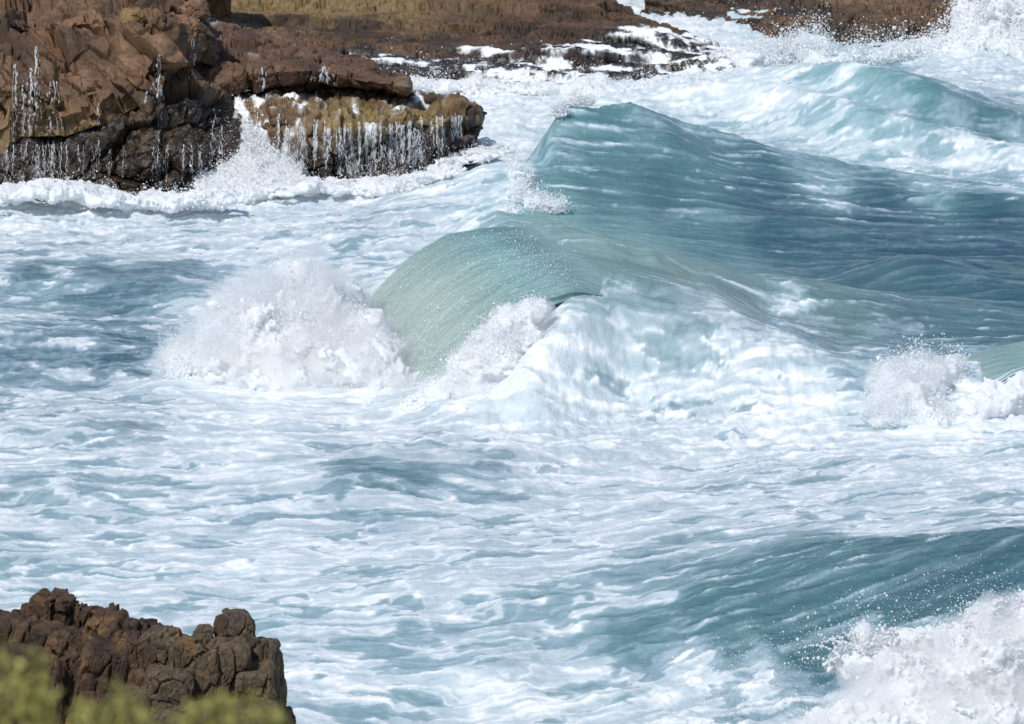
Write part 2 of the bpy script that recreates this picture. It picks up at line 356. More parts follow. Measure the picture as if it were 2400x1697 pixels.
# control points for foam cover, aeration (tint), churn, sandiness: (px, py, z, cover, tint, churn, sand)
CP = [
 (60, 450, 0, 1.0, .6, 1., 0), (250, 470, 0, 1.0, .6, 1., 0), (420, 480, 0, .75, .2, .4, 0), (600, 450, 0, 1.0, .7, 1, 0), (850, 440, 0, 1.0, .7, 1, 0),
 (1040, 400, 0, .95, .8, .8, 0), (1150, 300, 0, 1.0, .8, .8, 0), (1000, 250, 0, 1.0, .8, .8, 0), (1230, 240, 0, 1.0, .8, .8, 0), (1400, 215, 0, 1, .8, 1, 0),
 (1600, 210, 0, 1., .8, 1, 0), (1700, 160, 0, 1, .8, 1, 0), (1600, 80, 0, 1, .8, 1, 0), (1480, 30, 0, 1, .8, 1, 0),
 (60, 520, 0, .8, .4, .6, 0), (300, 540, 0, .85, .5, .6, 0), (600, 525, 0, .82, .6, .6, 0), (800, 500, 0, .82, .8, .6, 0), (1000, 490, 0, .8, .8, .5, 0), (1090, 540, 0, .75, .7, .4, 0),
 (60, 590, 0, .68, .35, .3, 0), (350, 600, 0, .72, .4, .3, 0), (600, 590, 0, .7, .4, .3, 0), (860, 600, 0, .66, .3, .3, 0), (960, 560, 0, .7, .4, .3, 0),
 (60, 690, .1, .38, .15, .2, 0), (350, 700, .1, .36, .1, .2, 0), (200, 695, .1, .4, .15, .2, 0), (60, 740, 0, .62, .4, .3, 0), (400, 760, 0, .55, .3, .3, 0), (100, 840, .1, .4, .1, .3, 0), (280, 850, .1, .32, .05, .3, 0),
 (60, 950, 0, .7, .3, .3, 0), (250, 950, 0, .7, .3, .2, 0), (60, 1010, 0, .55, .1, .3, .2), (350, 1020, 0, .55, .1, .3, .2), (650, 1000, 0, .97, .4, .3, .2), (900, 1010, 0, .95, .4, .3, .2), (450, 980, 0, .85, .4, .3, .2), (1080, 1010, 0, .9, .4, .3, .2), (1280, 850, .9, 1, .4, .5, .1), (1180, 930, .4, 1, .4, .7, .1),
 (60, 1100, 0, .66, .35, .15, 0), (350, 1120, 0, .66, .35, .15, 0), (700, 1100, 0, .64, .3, .15, 0), (1050, 1080, 0, .72, .3, .2, 0), (850, 1140, 0, .40, .25, .15, 0), (1000, 1130, 0, .44, .25, .15, 0), (1150, 1130, 0, .52, .3, .2, 0),
 (60, 1230, 0, .64, .45, .15, 0), (350, 1250, 0, .66, .45, .15, 0), (700, 1250, 0, .66, .4, .15, 0), (1050, 1220, 0, .68, .35, .15, 0), (1400, 1180, 0, .7, .35, .15, 0), (1700, 1200, 0, .68, .35, .2, 0), (2100, 1200, 0, .68, .35, .2, 0), (2380, 1170, 0, .66, .35, .2, 0),
 (250, 1350, 0, .62, .5, .15, 0), (600, 1380, 0, .66, .5, .15, 0), (900, 1380, 0, .7, .5, .15, 0), (1300, 1320, 0, .7, .4, .15, 0), (1700, 1290, .2, .7, .3, .2, 0), (2100, 1250, .4, .72, .3, .2, 0), (2380, 1240, .7, .6, .3, .2, 0),
 (750, 1480, 0, .68, .55, .2, 0), (1000, 1500, 0, .62, .5, .2, 0), (1300, 1470, .2, .52, .45, .2, 0), (1550, 1450, .4, .45, .4, .2, 0), (1800, 1370, .8, .3, .3, .2, 0), (2000, 1330, 1., .28, .3, .2, 0),
 (1650, 1480, .4, .18, .3, .2, 0), (1850, 1430, .6, .1, .25, .15, 0), (2100, 1370, .8, .06, .2, .1, 0), (2350, 1330, 1., .05, .2, .1, 0), (1700, 1540, .2, .25, .4, .2, 0), (1500, 1560, .1, .4, .45, .2, 0), (1850, 1520, .3, .12, .3, .2, 0),
 (800, 1600, 0, .66, .5, .2, 0), (1100, 1590, 0, .5, .55, .2, 0), (1350, 1600, 0, .62, .5, .2, 0), (1650, 1610, 0, .75, .45, .3, 0), (1800, 1640, 0, .9, .5, .5, 0), (750, 1680, 0, .7, .5, .2, 0), (1200, 1680, 0, .75, .5, .2, 0), (1600, 1680, 0, .85, .5, .4, 0), (2100, 1650, 0, .95, .5, .5, 0),
 (1330, 720, 1.9, 1.0, .5, 1., .1), (1500, 720, 1.7, .97, .4, .9, .1), (1700, 770, 1.4, .93, .4, .8, .1), (1880, 825, 1.1, .92, .5, .9, 0), (1400, 850, 1., .93, .3, .45, .1), (1600, 820, 1.0, .50, .1, .5, .2), (1660, 860, .7, .56, .1, .5, .2), (1560, 780, 1.3, .82, .25, .7, .2), (1800, 880, .6, .82, .3, .6, .1), (1300, 950, .2, .93, .3, .7, .1), (1500, 960, .2, .74, .25, .5, .1), (1750, 960, .2, .76, .3, .5, .1), (1450, 740, 1.6, .95, .4, .9, .1),
 (1250, 1040, 0, .82, .2, .3, .2), (1600, 1040, 0, .86, .3, .3, .1), (1900, 1000, 0, .84, .4, .3, 0), (1980, 900, .4, .5, .3, .4, 0), (2050, 1100, 0, .82, .4, .3, 0), (2300, 1050, .2, .72, .4, .3, 0), (2380, 1000, .5, .78, .5, .3, 0), (2250, 980, .5, .95, .4, .5, 0),
 (1430, 640, 2.1, .08, .5, .1, .3), (1365, 628, 2.2, .06, .5, .1, .35), (1500, 655, 2.0, .10, .45, .1, .3), (1560, 675, 1.9, .14, .4, .1, .3), (1450, 640, 1.7, .12, .4, .15, .3), (1600, 660, 1.5, .15, .25, .15, .5), (1750, 720, 1.3, .26, .15, .2, .45), (1950, 780, 1., .30, .1, .2, .3), (1400, 600, 1.8, .1, .5, .1, .35), (2150, 790, .8, .42, .1, .2, .1), (2350, 770, .9, .3, .15, .2, .05),
 (1300, 500, 1.3, .12, .95, .1, .3), (1500, 530, 1.3, .10, .75, .1, .1), (1420, 560, 1.9, .08, .6, .1, .2), (1600, 600, 1.6, .1, .42, .1, .15), (1700, 560, 1., .12, .40, .1, 0), (1500, 590, 1.5, .15, .62, .1, .2), (1700, 640, 1.2, .14, .38, .1, .2), (1950, 680, .8, .12, .28, .1, .15), (2200, 730, .6, .1, .25, .1, .05), (2380, 740, .5, .1, .25, .1, 0),
 (1550, 460, .9, .15, .20, .1, 0), (1800, 520, .6, .14, .05, .1, 0), (2100, 560, .4, .10, .02, .1, 0), (2350, 560, .3, .10, .02, .1, 0), (2200, 640, .6, .06, .08, .1, 0), (1950, 600, .5, .10, .05, .1, 0), (2350, 680, .4, .1, .04, .1, 0), (1800, 450, .6, .16, .06, .1, 0), (2100, 470, .4, .18, .04, .12, 0), (2350, 490, .4, .12, .04, .1, 0),
 (1350, 300, 1.6, .12, .42, .2, 0), (1450, 290, 1.6, .2, .42, .2, 0), (1350, 370, 1.2, .5, .5, .2, 0), (1500, 370, 1., .5, .35, .2, 0), (1600, 330, 1.3, .22, .35, .2, 0), (1260, 410, 1.3, .25, .55, .2, 0), (1400, 430, 1.2, .18, .35, .2, 0), (1220, 460, .8, .7, .7, .5, 0),
 (1480, 240, 2.0, .3, .6, .3, 0), (1600, 280, 1.4, .5, .65, .3, 0), (1700, 260, .9, .62, .75, .4, 0), (1850, 320, .6, .58, .7, .3, 0), (1700, 340, 1., .35, .4, .2, 0), (2050, 340, .4, .6, .75, .3, 0), (2300, 390, .4, .55, .7, .3, 0), (1900, 400, .5, .45, .55, .2, 0), (2150, 430, .4, .5, .6, .2, 0), (2380, 440, .4, .45, .5, .2, 0),
 (1780, 210, .6, .9, .8, .8, 0), (1950, 240, .7, .85, .8, .6, 0), (2100, 285, .7, .9, .6, .8, 0), (2250, 318, .5, .9, .5, .8, 0), (2400, 350, .4, .85, .5, .6, 0),
 (1950, 175, 1.2, .2, .85, .3, 0), (2050, 195, 1.1, .12, .8, .2, 0), (2150, 235, .8, .12, .65, .2, 0), (2200, 270, .5, .15, .4, .2, 0), (2300, 290, .4, .18, .2, .2, 0), (2380, 270, .5, .35, .2, .3, 0), (2300, 250, .8, .2, .4, .3, 0), (2000, 120, 1.8, .8, .8, .9, 0), (2250, 170, .9, .95, .7, 1., 0), (2380, 160, .5, .85, .6, 1, 0), (2380, 210, .5, .5, .3, .5, 0), (2200, 110, 0, 1, .8, 1, 0), (2400, 90, 0, 1, .8, 1, 0),
]
CPW = np.array([np.r_[at(*c[:3])[:2], c[3:]] for c in CP])
def fields(X, Y):
    num = np.zeros((4, X.size), np.float32); den = np.zeros(X.size, np.float32)
    xs_ = (X / (Y / 75)).astype(np.float32); yk = (1 / 4.2 / (Y / 75)**2).astype(np.float32); ik = (75 / Y).astype(np.float32); Yf = Y.astype(np.float32); Xf = X.astype(np.float32)
    for k in range(len(CPW)):
        d2 = ((Xf - np.float32(CPW[k, 0])) * ik)**2 + ((Yf - np.float32(CPW[k, 1])) * yk)**2 + np.float32(.35)
        wgt = 1 / (d2 * d2 * np.sqrt(d2))
        den += wgt
        for j in range(4): num[j] += wgt * np.float32(CPW[k, 2 + j])
    return num / den
cover, tint, churn, sand = fields(X, Y)
far_fade = sstep(130, 150, Y) + sstep(0.95, 1.25, np.abs(TX.ravel()) / (1.32 * math.tan(HALF_H))) * 0.5
cover = cover * (1 - 0.5 * np.clip(far_fade, 0, 1))

# patterns laid over the water
# the foam is drawn out along flow lines that swing away from the camera towards the right
bend = .036 * np.clip(X + 1.5, 0, 14)**2 * sstep(73, 65, Y) * sstep(40, 52, Y)
q = Y - bend
wx = X + 1.1 * fbm2(X * .30, Y * .35, 3, 1); wy = q + .9 * fbm2(X * .30, Y * .35, 3, 2)
wx2 = wx + .22 * fbm2(X * 1.7, Y * 1.7, 2, 3); wy2 = wy + .22 * fbm2(X * 1.7, Y * 1.7, 2, 4)
f1a, f2a = worley2(wx2 * .50, wy2 * 1.0, 1)
f1b, f2b = worley2(wx2 * 1.3 + 3, wy2 * 2.3, 2)
f1c, f2c = worley2(wx2 * 2.9 + 3, wy2 * 4.0, 4)
big = fbm2(wx * .20, wy * .45, 4, 5)
fine = fbm2(wx2 * 1.05, wy2 * 2.6, 5, 9, .62)
ridg = 1 - np.abs(fbm2(wx2 * .6, wy2 * 1.6, 4, 17)) * 2.4
streak = fbm2((X + .35 * Y) * .22 + .3 * fine, (q - .10 * X) * 2.9 + .8 * big, 5, 13, .62)
lace = .5 * sstep(.1, .8, f1a) + .33 * sstep(.1, .75, f1b) + .17 * sstep(.1, .7, f1c)
mid = fbm2(wx2 * .9, wy2 * 2.2, 4, 19, .55)
D = (cover - .535) * 1.75 + .50 * big + .95 * (lace - .5) + .55 * mid + .22 * fine
edge = sstep(-.02, .09, D)
thick = np.clip(.56 + .45 * (cover - .6) + .27 * fine + .18 * big + .30 * np.clip(ridg, 0, 1)**4 + .12 * sstep(.3, 0, D) * edge, .38, 1)
film_ = .10 + .13 * sstep(.35, .6, cover) + .14 * sstep(-.5, 0., D) + .22 * np.clip(ridg, 0, 1)**6 + .12 * fine
fl = edge * thick + (1 - edge) * np.clip(film_, 0, .5)
fl = np.maximum(fl, sstep(.86, .99, cover) * (.8 + .3 * fine))
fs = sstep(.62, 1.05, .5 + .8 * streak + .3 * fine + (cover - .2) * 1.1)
fs = np.maximum(fs, .24 * sstep(.35, .95, .55 + .8 * streak + .25 * mid))  # pale streaks painted as thin foam, imitating sky reflection on the swell
wl = sstep(.25, .42, cover)
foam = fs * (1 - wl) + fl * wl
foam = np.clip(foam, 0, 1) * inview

# heights
chop = .10 * fbm2(X * .9 + .3 * Y, Y * .55, 4, 21) + .05 * streak
rough = .16 * fbm2(X * 1.6, Y * 1.1, 5, 31, .58) + .10 * np.abs(fbm2(X * 2.2, Y * 1.6, 3, 36))
lump = fbm2(X * 4.2, Y * 3.0, 3, 41, .6)
Z = Hm + (.16 * fbm2(X * .16, Y * .13, 3, 51) + chop * (0.55 + .4 * churn) + rough * churn * 1.25) * inview
Z += foam * (.03 + .012 * lump + .08 * churn**1.5 * np.abs(lump)) + .012 * fine * inview
strk = fbm2((X + .2 * Y) * .35, (Y - .08 * X) * 3.4 + .5 * big, 3, 61, .6)
Z += .07 * strk * (1 - wl) * inview
# the swell rises into the back of the thrown lip
from mathutils.kdtree import KDTree
LG = rows_to_grid(main_rows, 120, 60, 10); LG = LG[:, 14:55].reshape(-1, 3)
kd = KDTree(len(LG))
for i_, p_ in enumerate(LG): kd.insert((p_[0], p_[1], 0), i_)
kd.balance()
sel = np.nonzero((X > -1.6) & (X < 6) & (Y > 69.5) & (Y < 82))[0]
res = [kd.find((X[i_], Y[i_], 0)) for i_ in sel]
zt = np.array([LG[r_[1]][2] for r_ in res]); dd = np.array([r_[2] for r_ in res])
wk = np.exp(-(np.clip(dd - .05, 0, None) / .75)**1.6)
Z[sel] += np.clip(zt - .05 - Z[sel], 0, None) * wk
Z -= 6.0 * (1 - sstep(18, 42, Y))
tint = np.clip(tint + .16 * streak + .12 * big, 0, 1)
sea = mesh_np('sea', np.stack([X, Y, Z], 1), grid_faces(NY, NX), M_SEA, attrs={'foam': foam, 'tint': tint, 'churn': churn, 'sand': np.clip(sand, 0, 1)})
tag(sea, kind='structure')
sea['label'] = 'churning turquoise sea streaked and veiled with white foam'

# ------------------------------------------------------------------ rocks
def rotm(ax, ay, az):
    from mathutils import Euler
    return np.array(Euler((math.radians(ax), math.radians(ay), math.radians(az))).to_matrix())
def rock_shape(P, Nn, blocks=(), fb=(), strata=None, seed=0):
    """push a surface in and out: jointed blocks, bedding layers and grain"""
    P0 = P.copy(); disp = np.zeros(P.shape[:-1]); ident = np.zeros(P.shape[:-1]); crackm = np.zeros(P.shape[:-1])
    wv = np.stack([fbm3(P0 * .8, 3, seed + 1), fbm3(P0 * .8, 3, seed + 5), fbm3(P0 * .8, 3, seed + 9)], -1)
    for k, (size, rot, offs, depth, wdt) in enumerate(blocks):
        Q = (P0 + wv * .25 * min(size)) @ rotm(*rot).T / np.array(size)
        f1, f2, h, fac = worley3(Q, seed + k * 3)
        c = 1 - sstep(0, wdt, f2 - f1)
        disp += (h - .5) * offs * .8 + fac * offs * 1.7 - depth * c
        if k == 0: ident = h
        crackm = np.maximum(crackm, c)
    if blocks:                              # smallest chips
        f1, f2, h, fac = worley3((P0 + wv * .05) @ rotm(*blocks[0][1]).T / (np.array(blocks[-1][0]) * .42), seed + 15)
        disp += (fac * 1.5 + h - .5) * .35 * blocks[-1][2]
    lay = np.zeros(P.shape[:-1])
    if strata:
        axis, freq, amp, wrp = strata
        t = (P0 @ np.array(axis)) * freq + wrp * fbm3(P0 * np.array((.18, .4, .4)), 3, seed + 20)
        ti = np.floor(t).astype(np.int64); tf = t - ti
        r0 = RV[PERM2[ti & 255], 0]
        lay = RV[PERM2[(ti + 40) & 255], 1]
        r1 = RV[PERM2[(ti + 1) & 255], 0]
        disp += amp * (((r0 + (r1 - r0) * sstep(.78, 1., tf)) - .5) * 1.3 - .55 * np.exp(-((tf - .9) / .07)**2))
    for k, (freq, amp, o) in enumerate(fb):
        disp += amp * fbm3(P0 * freq, o, seed + 30 + k * 5)
    return P0 + Nn * disp[..., None], ident, lay, crackm
def lerp3(a, b, t): return np.asarray(a) * (1 - t[..., None]) + np.asarray(b) * t[..., None]
def ramp(t, cols):
    t = np.clip(t, 0, .9999) * (len(cols) - 1); i = t.astype(int); f = (t - i)[..., None]
    cc = np.array(cols); return cc[i] * (1 - f) + cc[i + 1] * f
BROWN = [(.085, .050, .032), (.150, .085, .050), (.215, .115, .062), (.26, .16, .085), (.19, .15, .11)]
class Rock: pass
def terrace(P, h, tilt, wamp, seed, sharp=.78):
    """bedded rock: treads and risers that run across the slope"""
    f1, f2, idn, fac = worley3(P / np.array((2.6, .9, 3.)) + .25 * fbm3(P * .6, 2, seed + 3)[..., None], seed)
    wv = wamp * fbm3(P * np.array((.16, .45, .1)), 3, seed + 1, .5) + .35 * h * (idn - .5) + P[..., 0] * tilt
    t = (P[..., 2] + wv) / h; ti = np.floor(t); tf = t - ti
    z2 = h * (ti + .10 * tf + .90 * sstep(sharp, .98, tf) - .35 * np.exp(-((tf - sharp + .04) / .05)**2)) - wv
    k = sstep(135, 127, P[..., 1]); Q = P.copy(); Q[..., 2] = P[..., 2] * (1 - k) + z2 * k
    return Q, RV[PERM2[ti.astype(np.int64) & 255], 2]
def rock(name, parent, rows, nu, nv, blocks=(), fb=(), strata=None, seed=0, pal=BROWN, wet=None, tintf=None, wash=None, mat=None, flip=False, smooth=1, terr=None):
    P = rows_to_grid(rows, nu, nv, smooth)
    bed = 0.
    if terr: P, bed = terrace(P, *terr)
    Nn = grid_normals(P)
    if flip: Nn = -Nn
    Q, ident, lay, crk = rock_shape(P, Nn, blocks, fb, strata, seed)
    n1 = fbm3(Q * .55, 4, seed + 50); n2 = fbm3(Q * 2.2, 4, seed + 55); n3 = fbm3(Q * 7., 3, seed + 59)
    t = .45 + .75 * n1 + .35 * n2 + .28 * (ident - .5) + .22 * (lay - .5) + .5 * (bed - .5 * (terr is not None))
    col = ramp(t, pal) * (1 + .45 * n3)[..., None]
    col = col * np.array((1.10, 1.04, .86))
    wv = np.zeros(Q.shape[:-1])
    if tintf is not None: col = tintf(Q, col, n1, n2, n3)
    if wet is not None:
        wv = np.clip(wet(Q, n1, n2), 0, 1)
        col = lerp3(col, np.array((.010, .0095, .009)) + .5 * col * np.array((.28, .25, .22)), wv)
    F = grid_faces(nv, nu)
    if flip: F = F[:, ::-1]
    o = mesh_np(name, Q, F, mat or M_ROCK, parent, {'wet': np.maximum(.35 * (n1 > 0), wv), 'wash': np.clip(wash(Q, n1, n2), 0, 1) if wash else np.zeros(Q.shape[:-1])}, col=np.clip(col, .004, .7), smooth=False)
    r = Rock(); r.o = o; r.P = Q; r.N = grid_normals(Q) * (-1 if flip else 1); r.n = (n1, n2, n3)
    r.bvh = BVHTree.FromPolygons([tuple(v) for v in Q[::2, ::2].reshape(-1, 3)], [tuple(f) for f in grid_faces(*Q[::2, ::2].shape[:2])])
    return r
OCTA = np.array([[1, 0, 0], [-1, 0, 0], [0, 1, 0], [0, -1, 0], [0, 0, 1], [0, 0, -1]], float)
OCTF = np.array([[0, 2, 4], [2, 1, 4], [1, 3, 4], [3, 0, 4], [2, 0, 5], [1, 2, 5], [3, 1, 5], [0, 3, 5]])
TET = np.array([[1, 1, 1], [1, -1, -1], [-1, 1, -1], [-1, -1, 1]], float) * .75
TETF = np.array([[0, 1, 2], [0, 2, 3], [0, 3, 1], [1, 3, 2]])
def droplets(name, P, size, parent=None, stretch=None, octa=False, mat=None):
    """a cloud of separate drops of water; stretch: (N,3) axis lengths"""
    B, BF = (OCTA, OCTF) if octa else (TET, TETF)
    n = len(P); rots = np.array([rotm(*rng.uniform(0, 360, 3)) for _ in range(24)])
    T = np.einsum('rij,kj->rki', rots, B)[rng.integers(0, 24, n)]
    T = T * np.asarray(size)[:, None, None]
    if stretch is not None: T = T * stretch[:, None, :]
    V = (P[:, None, :] + T).reshape(-1, 3)
    F = (np.arange(n)[:, None, None] * len(B) + BF[None]).reshape(-1, 3)
    o = mesh_np(name, V, F, mat or M_SPRAY, parent, smooth=octa)
    return tag(o, kind='stuff')

def tube(pts, rad, seg=6):
    pts = np.array(pts); V = []; n = len(pts)
    for i in range(n):
        d = pts[min(i + 1, n - 1)] - pts[max(i - 1, 0)]; d /= np.linalg.norm(d) + 1e-9
        a = np.cross(d, (0.3, 1, .2)); a /= np.linalg.norm(a); b = np.cross(d, a)
        for s_ in range(seg):
            q = 2 * math.pi * s_ / seg; V.append(pts[i] + rad[i] * (a * math.cos(q) + b * math.sin(q)))
    F = [[i * seg + s_, i * seg + (s_ + 1) % seg, (i + 1) * seg + (s_ + 1) % seg, (i + 1) * seg + s_] for i in range(n - 1) for s_ in range(seg)]
    return np.array(V), np.array(F)

def trickles(name, parent, r, specs, rad=.007):
    """running water: thin unbroken strands that follow the rock's face down and fray at the foot"""
    Vs = []; Fs = []; k = 0
    for (px, py0, py1, wd, dens, _) in specs:
        for s_ in range(max(1, int(round(dens * .9)))):
            n = max(6, int(abs(py1 - py0) / 4)); t = np.linspace(0, rng.uniform(.55, 1.0), n); py = py0 + (py1 - py0) * t; ph = rng.uniform(0, 90)
            qx = px + rng.normal(0, wd * .8) + (noise2(py * .035 + ph, py * 0 + ph) * 7 + noise2(py * .13 + ph, py * 0) * 3.5) * (.3 + t) + rng.normal(0, wd) * t
            pts = []
            for a_, b_ in zip(qx, py):
                h = r.bvh.ray_cast(Vector((0, 0, CAM_H)), Vector(ray(a_, b_)).normalized())[0]
                pts.append(None if h is None else (h.x, h.y - .03, h.z + .01))
            run = []; runs = []
            for p in pts:
                if p is None or (run and abs(p[1] - run[-1][1]) > .6):
                    if len(run) > 3: runs.append(run)
                    run = [] if p is None else [p]
                else: run.append(p)
            if len(run) > 3: runs.append(run)
            for rn in runs:
                m = len(rn); rr = rad * rng.uniform(.4, 1.5) * np.clip(.75 + 1.3 * noise2(np.arange(m) * .55 + ph, np.zeros(m) + ph), .28, 2) * np.linspace(1.15, .6, m)
                V, F = tube(rn, rr, 4); Vs.append(V); Fs.append(F + k); k += len(V)
    return tag(mesh_np(name, np.concatenate(Vs), np.concatenate(Fs), M_SPRAY, parent), kind='stuff')
def streams(name, parent, r, specs, size=.017, per=1.0):
    """falling water: chains of stretched drops that follow the rock's face down from the given edge"""
    pts = []; sz = []; st = []
    for (px, py0, py1, wd, dens, Yg) in specs:
        n = int(abs(py1 - py0) * dens * per)
        t = rng.beta(1.1, 1.0, n); py = py0 + (py1 - py0) * t
        ph = rng.uniform(0, 50)
        mean = noise2(py * .03 + ph, py * 0 + ph) * 8 + noise2(py * .10 + ph, py * 0) * 4
        qx = px + mean + rng.normal(0, 1, n) * wd * (.35 + .75 * t) * np.where(rng.random(n) < .22, 2.4, .35)
        gap = noise2(py * .07 + ph, qx * .12) > rng.uniform(-.25, .1)
        for k in range(n):
            if not gap[k]: continue
            d = Vector(ray(qx[k], py[k])); hit = r.bvh.ray_cast(Vector((0, 0, CAM_H)), d.normalized())
            if hit[0] is None: continue
            h = hit[0]
            pts.append((h.x, h.y - rng.uniform(.02, .12), h.z)); s = size * rng.lognormal(0, .45)
            sz.append(s); st.append((.6, .6, rng.uniform(1.2, 4.5)))
    return droplets(name, np.array(pts), np.array(sz), parent, np.array(st))

# --- left headland: a dark plinth, the big tilted block on it, its boulder
head = thing('rock_headland', 'big brown layered rock mass with water trickling down, left of the cascade', 'rock')
def wet_low(z0, z1, amp=.35):
    return lambda Q, n1, n2: sstep(z1, z0, Q[..., 2] + amp * n1 + .25 * n2)
plinth = rock('plinth', head, [
    [(-120, 520, 92.6), (150, 520, 92.6), (320, 525, 92.9), (450, 510, 93.6), (530, 470, 94.6), (560, 420, 96.5), (560, 400, 99)],
    [(-120, 400, 93.0), (150, 402, 92.9), (320, 395, 92.9), (450, 370, 93.5), (533, 325, 94.6), (552, 290, 96.5), (556, 270, 99)],
    [(-120, 335, 93.9), (150, 338, 93.6), (260, 305, 93.5), (350, 268, 93.6), (440, 228, 94.1), (515, 240, 95.2), (540, 250, 96.8), (545, 240, 99)],
    [(-120, 318, 95.2), (150, 318, 95.0), (260, 285, 94.8), (350, 240, 94.9), (440, 205, 95.2), (500, 215, 96.4), (525, 225, 97.6), (530, 220, 99)],
    [(-120, 270, 99), (150, 270, 99), (260, 240, 99), (350, 200, 99), (440, 190, 99), (500, 195, 99), (525, 205, 99.5), (530, 210, 100)]],
    330, 210, blocks=[((1.5, 1.2, .9), (10, 20, 0), .28, .10, .10), ((.5, .5, .4), (0, 15, 10), .08, .05, .14)], fb=[(1.2, .22, 4), (5, .05, 4)], seed=3,
    wet=lambda Q, n1, n2: sstep(2.7, 1.5, Q[..., 2] - .16 * (Q[..., 0] + 9) + .8 * n1 + .9 * n2) * .94,
    pal=[(.05, .034, .024), (.10, .062, .04), (.16, .10, .06), (.2, .13, .075)])
def head_tint(Q, col, n1, n2, n3):
    lo = sstep(2.5, 1.4, Q[..., 2] + .6 * n1 + .3 * n2)
    col = lerp3(col, np.array((.22, .145, .055)) * (1 + .4 * n3[..., None]), lo * .7)
    rg = sstep(.05, .4, n2 + .5 * n1) * sstep(-7.6, -6.2, Q[..., 0])
    col = lerp3(col, np.array((.25, .135, .09)) * (1 + .4 * n3[..., None]), .55 * rg)
    spots = sstep(.38, .5, fbm3(Q * 5.5, 3, 71))
    return col * (1 - .6 * spots)[..., None]
upper = rock('tilted_block', head, [
    [(-120, 300, 97), (150, 305, 97), (250, 280, 97), (330, 250, 97), (390, 215, 97), (445, 180, 97.5), (484, 130, 98.5)],
    [(-120, 332, 94.9), (150, 334, 94.8), (250, 303, 94.8), (335, 264, 94.9), (400, 218, 95.2), (452, 182, 95.7), (486, 110, 97.2)],
    [(-120, 318, 93.5), (150, 320, 93.4), (250, 286, 93.5), (340, 245, 93.6), (405, 198, 94.2), (458, 160, 95), (488, 85, 97)],
    [(-120, 205, 94), (100, 205, 93.8), (215, 195, 93.9), (330, 150, 93.8), (378, 118, 94), (440, 105, 95), (485, 65, 97)],
    [(-120, 95, 95.2), (60, 110, 94.9), (130, 112, 94.9), (210, 88, 95), (300, 72, 95), (376, 30, 94.9), (392, 40, 95.6), (435, 45, 96), (482, 52, 97)],
    [(-120, 80, 96.5), (60, 75, 96.4), (130, 72, 96.4), (210, 66, 96.4), (300, 64, 96.4), (378, 22, 96), (400, 24, 97), (440, 28, 97.5), (482, 35, 98)],
    [(-120, 62, 96.6), (60, 55, 96.5), (130, 50, 96.5), (210, 44, 96.6), (300, 42, 96.8), (380, 10, 97.5), (410, 8, 98.3), (445, 10, 99), (484, 20, 100)],
    [(-120, 25, 99), (60, 20, 99), (130, 15, 99.5), (210, 10, 99.5), (300, 10, 99.5), (380, -20, 101), (484, -10, 103)],
    [(-120, -60, 104), (150, -60, 104), (300, -60, 104), (484, -50, 106)],
    [('w', -22, 116, 4.2), ('w', -12, 116, 3.9), ('w', -8, 116, 3.2)], [('w', -22, 120, -1), ('w', -12, 120, -1), ('w', -8, 120, -1)]],
    400, 330, blocks=[((3.2, 2.0, .85), (14, -30, 8), .42, .32, .05), ((1.0, .9, .35), (10, -34, 5), .10, .05, .06)], fb=[(.7, .26, 4), (4, .035, 4)],
    strata=((-.62, -.45, .62), 1.7, .14, .35), seed=11, tintf=head_tint,
    pal=[(.04, .026, .018), (.085, .05, .032), (.14, .078, .046), (.175, .10, .058), (.13, .105, .08)],
    wet=lambda Q, n1, n2: sstep(.30, .62, n2 + .3 * n1) * .45 * sstep(-7.2, -8.4, Q[..., 0]))

def rounded_block(name, parent, c, size, rot=(0, 0, 0), res=20, pw=3.2, blocks=(), fb=(), seed=0, pal=BROWN, mat=None, wet=None, tintf=None, shade=1.0):
    """one stone: a rounded box with joints and grain"""
    lin = np.linspace(-1, 1, res); a, b = np.meshgrid(lin, lin, indexing='ij'); Vs = []; Fs = []; k = 0
    for ax in range(3):
        for s_ in (-1, 1):
            v = np.zeros((res, res, 3)); v[..., ax] = s_; v[..., (ax + 1) % 3] = a * s_; v[..., (ax + 2) % 3] = b
            Vs.append(v.reshape(-1, 3)); Fs.append(grid_faces(res, res) + k); k += res * res
    V = np.concatenate(Vs); F = np.concatenate(Fs)
    key = np.round(V, 5); u, inv_ = np.unique(key, axis=0, return_inverse=True); inv_ = inv_.ravel(); V = u; F = inv_[F]
    V = V / (np.sum(np.abs(V)**pw, 1)**(1 / pw))[:, None]
    Nn = V * np.abs(V)**(pw - 2); Nn /= np.linalg.norm(Nn, axis=1, keepdims=True)
    m = rotm(*rot); sz = np.array(size)
    W = (V * sz) @ m.T + np.array(c); Nw = (Nn / sz); Nw /= np.linalg.norm(Nw, axis=1, keepdims=True); Nw = Nw @ m.T
    Q, ident, lay, crk = rock_shape(W, Nw, blocks, fb, None, seed)
    n1 = fbm3(Q * 1.1, 4, seed + 50); n2 = fbm3(Q * 4.5, 4, seed + 55); n3 = fbm3(Q * 14., 3, seed + 59)
    col = ramp(.45 + .7 * n1 + .4 * n2 + .25 * (ident - .5), pal) * (1 + .5 * n3)[..., None] * shade
    if tintf is not None: col = tintf(Q, col, n1, n2, n3)
    wv = np.zeros(len(Q))
    if wet is not None:
        wv = np.clip(wet(Q, n1, n2), 0, 1); col = lerp3(col, np.array((.010, .0095, .009)) + .15 * col, wv)
    return mesh_np(name, Q, F, mat or M_ROCK, parent, {'wet': wv}, col=np.clip(col, .004, .7), smooth=False)
def bc(px, py, Y): return atY(px, py, Y)
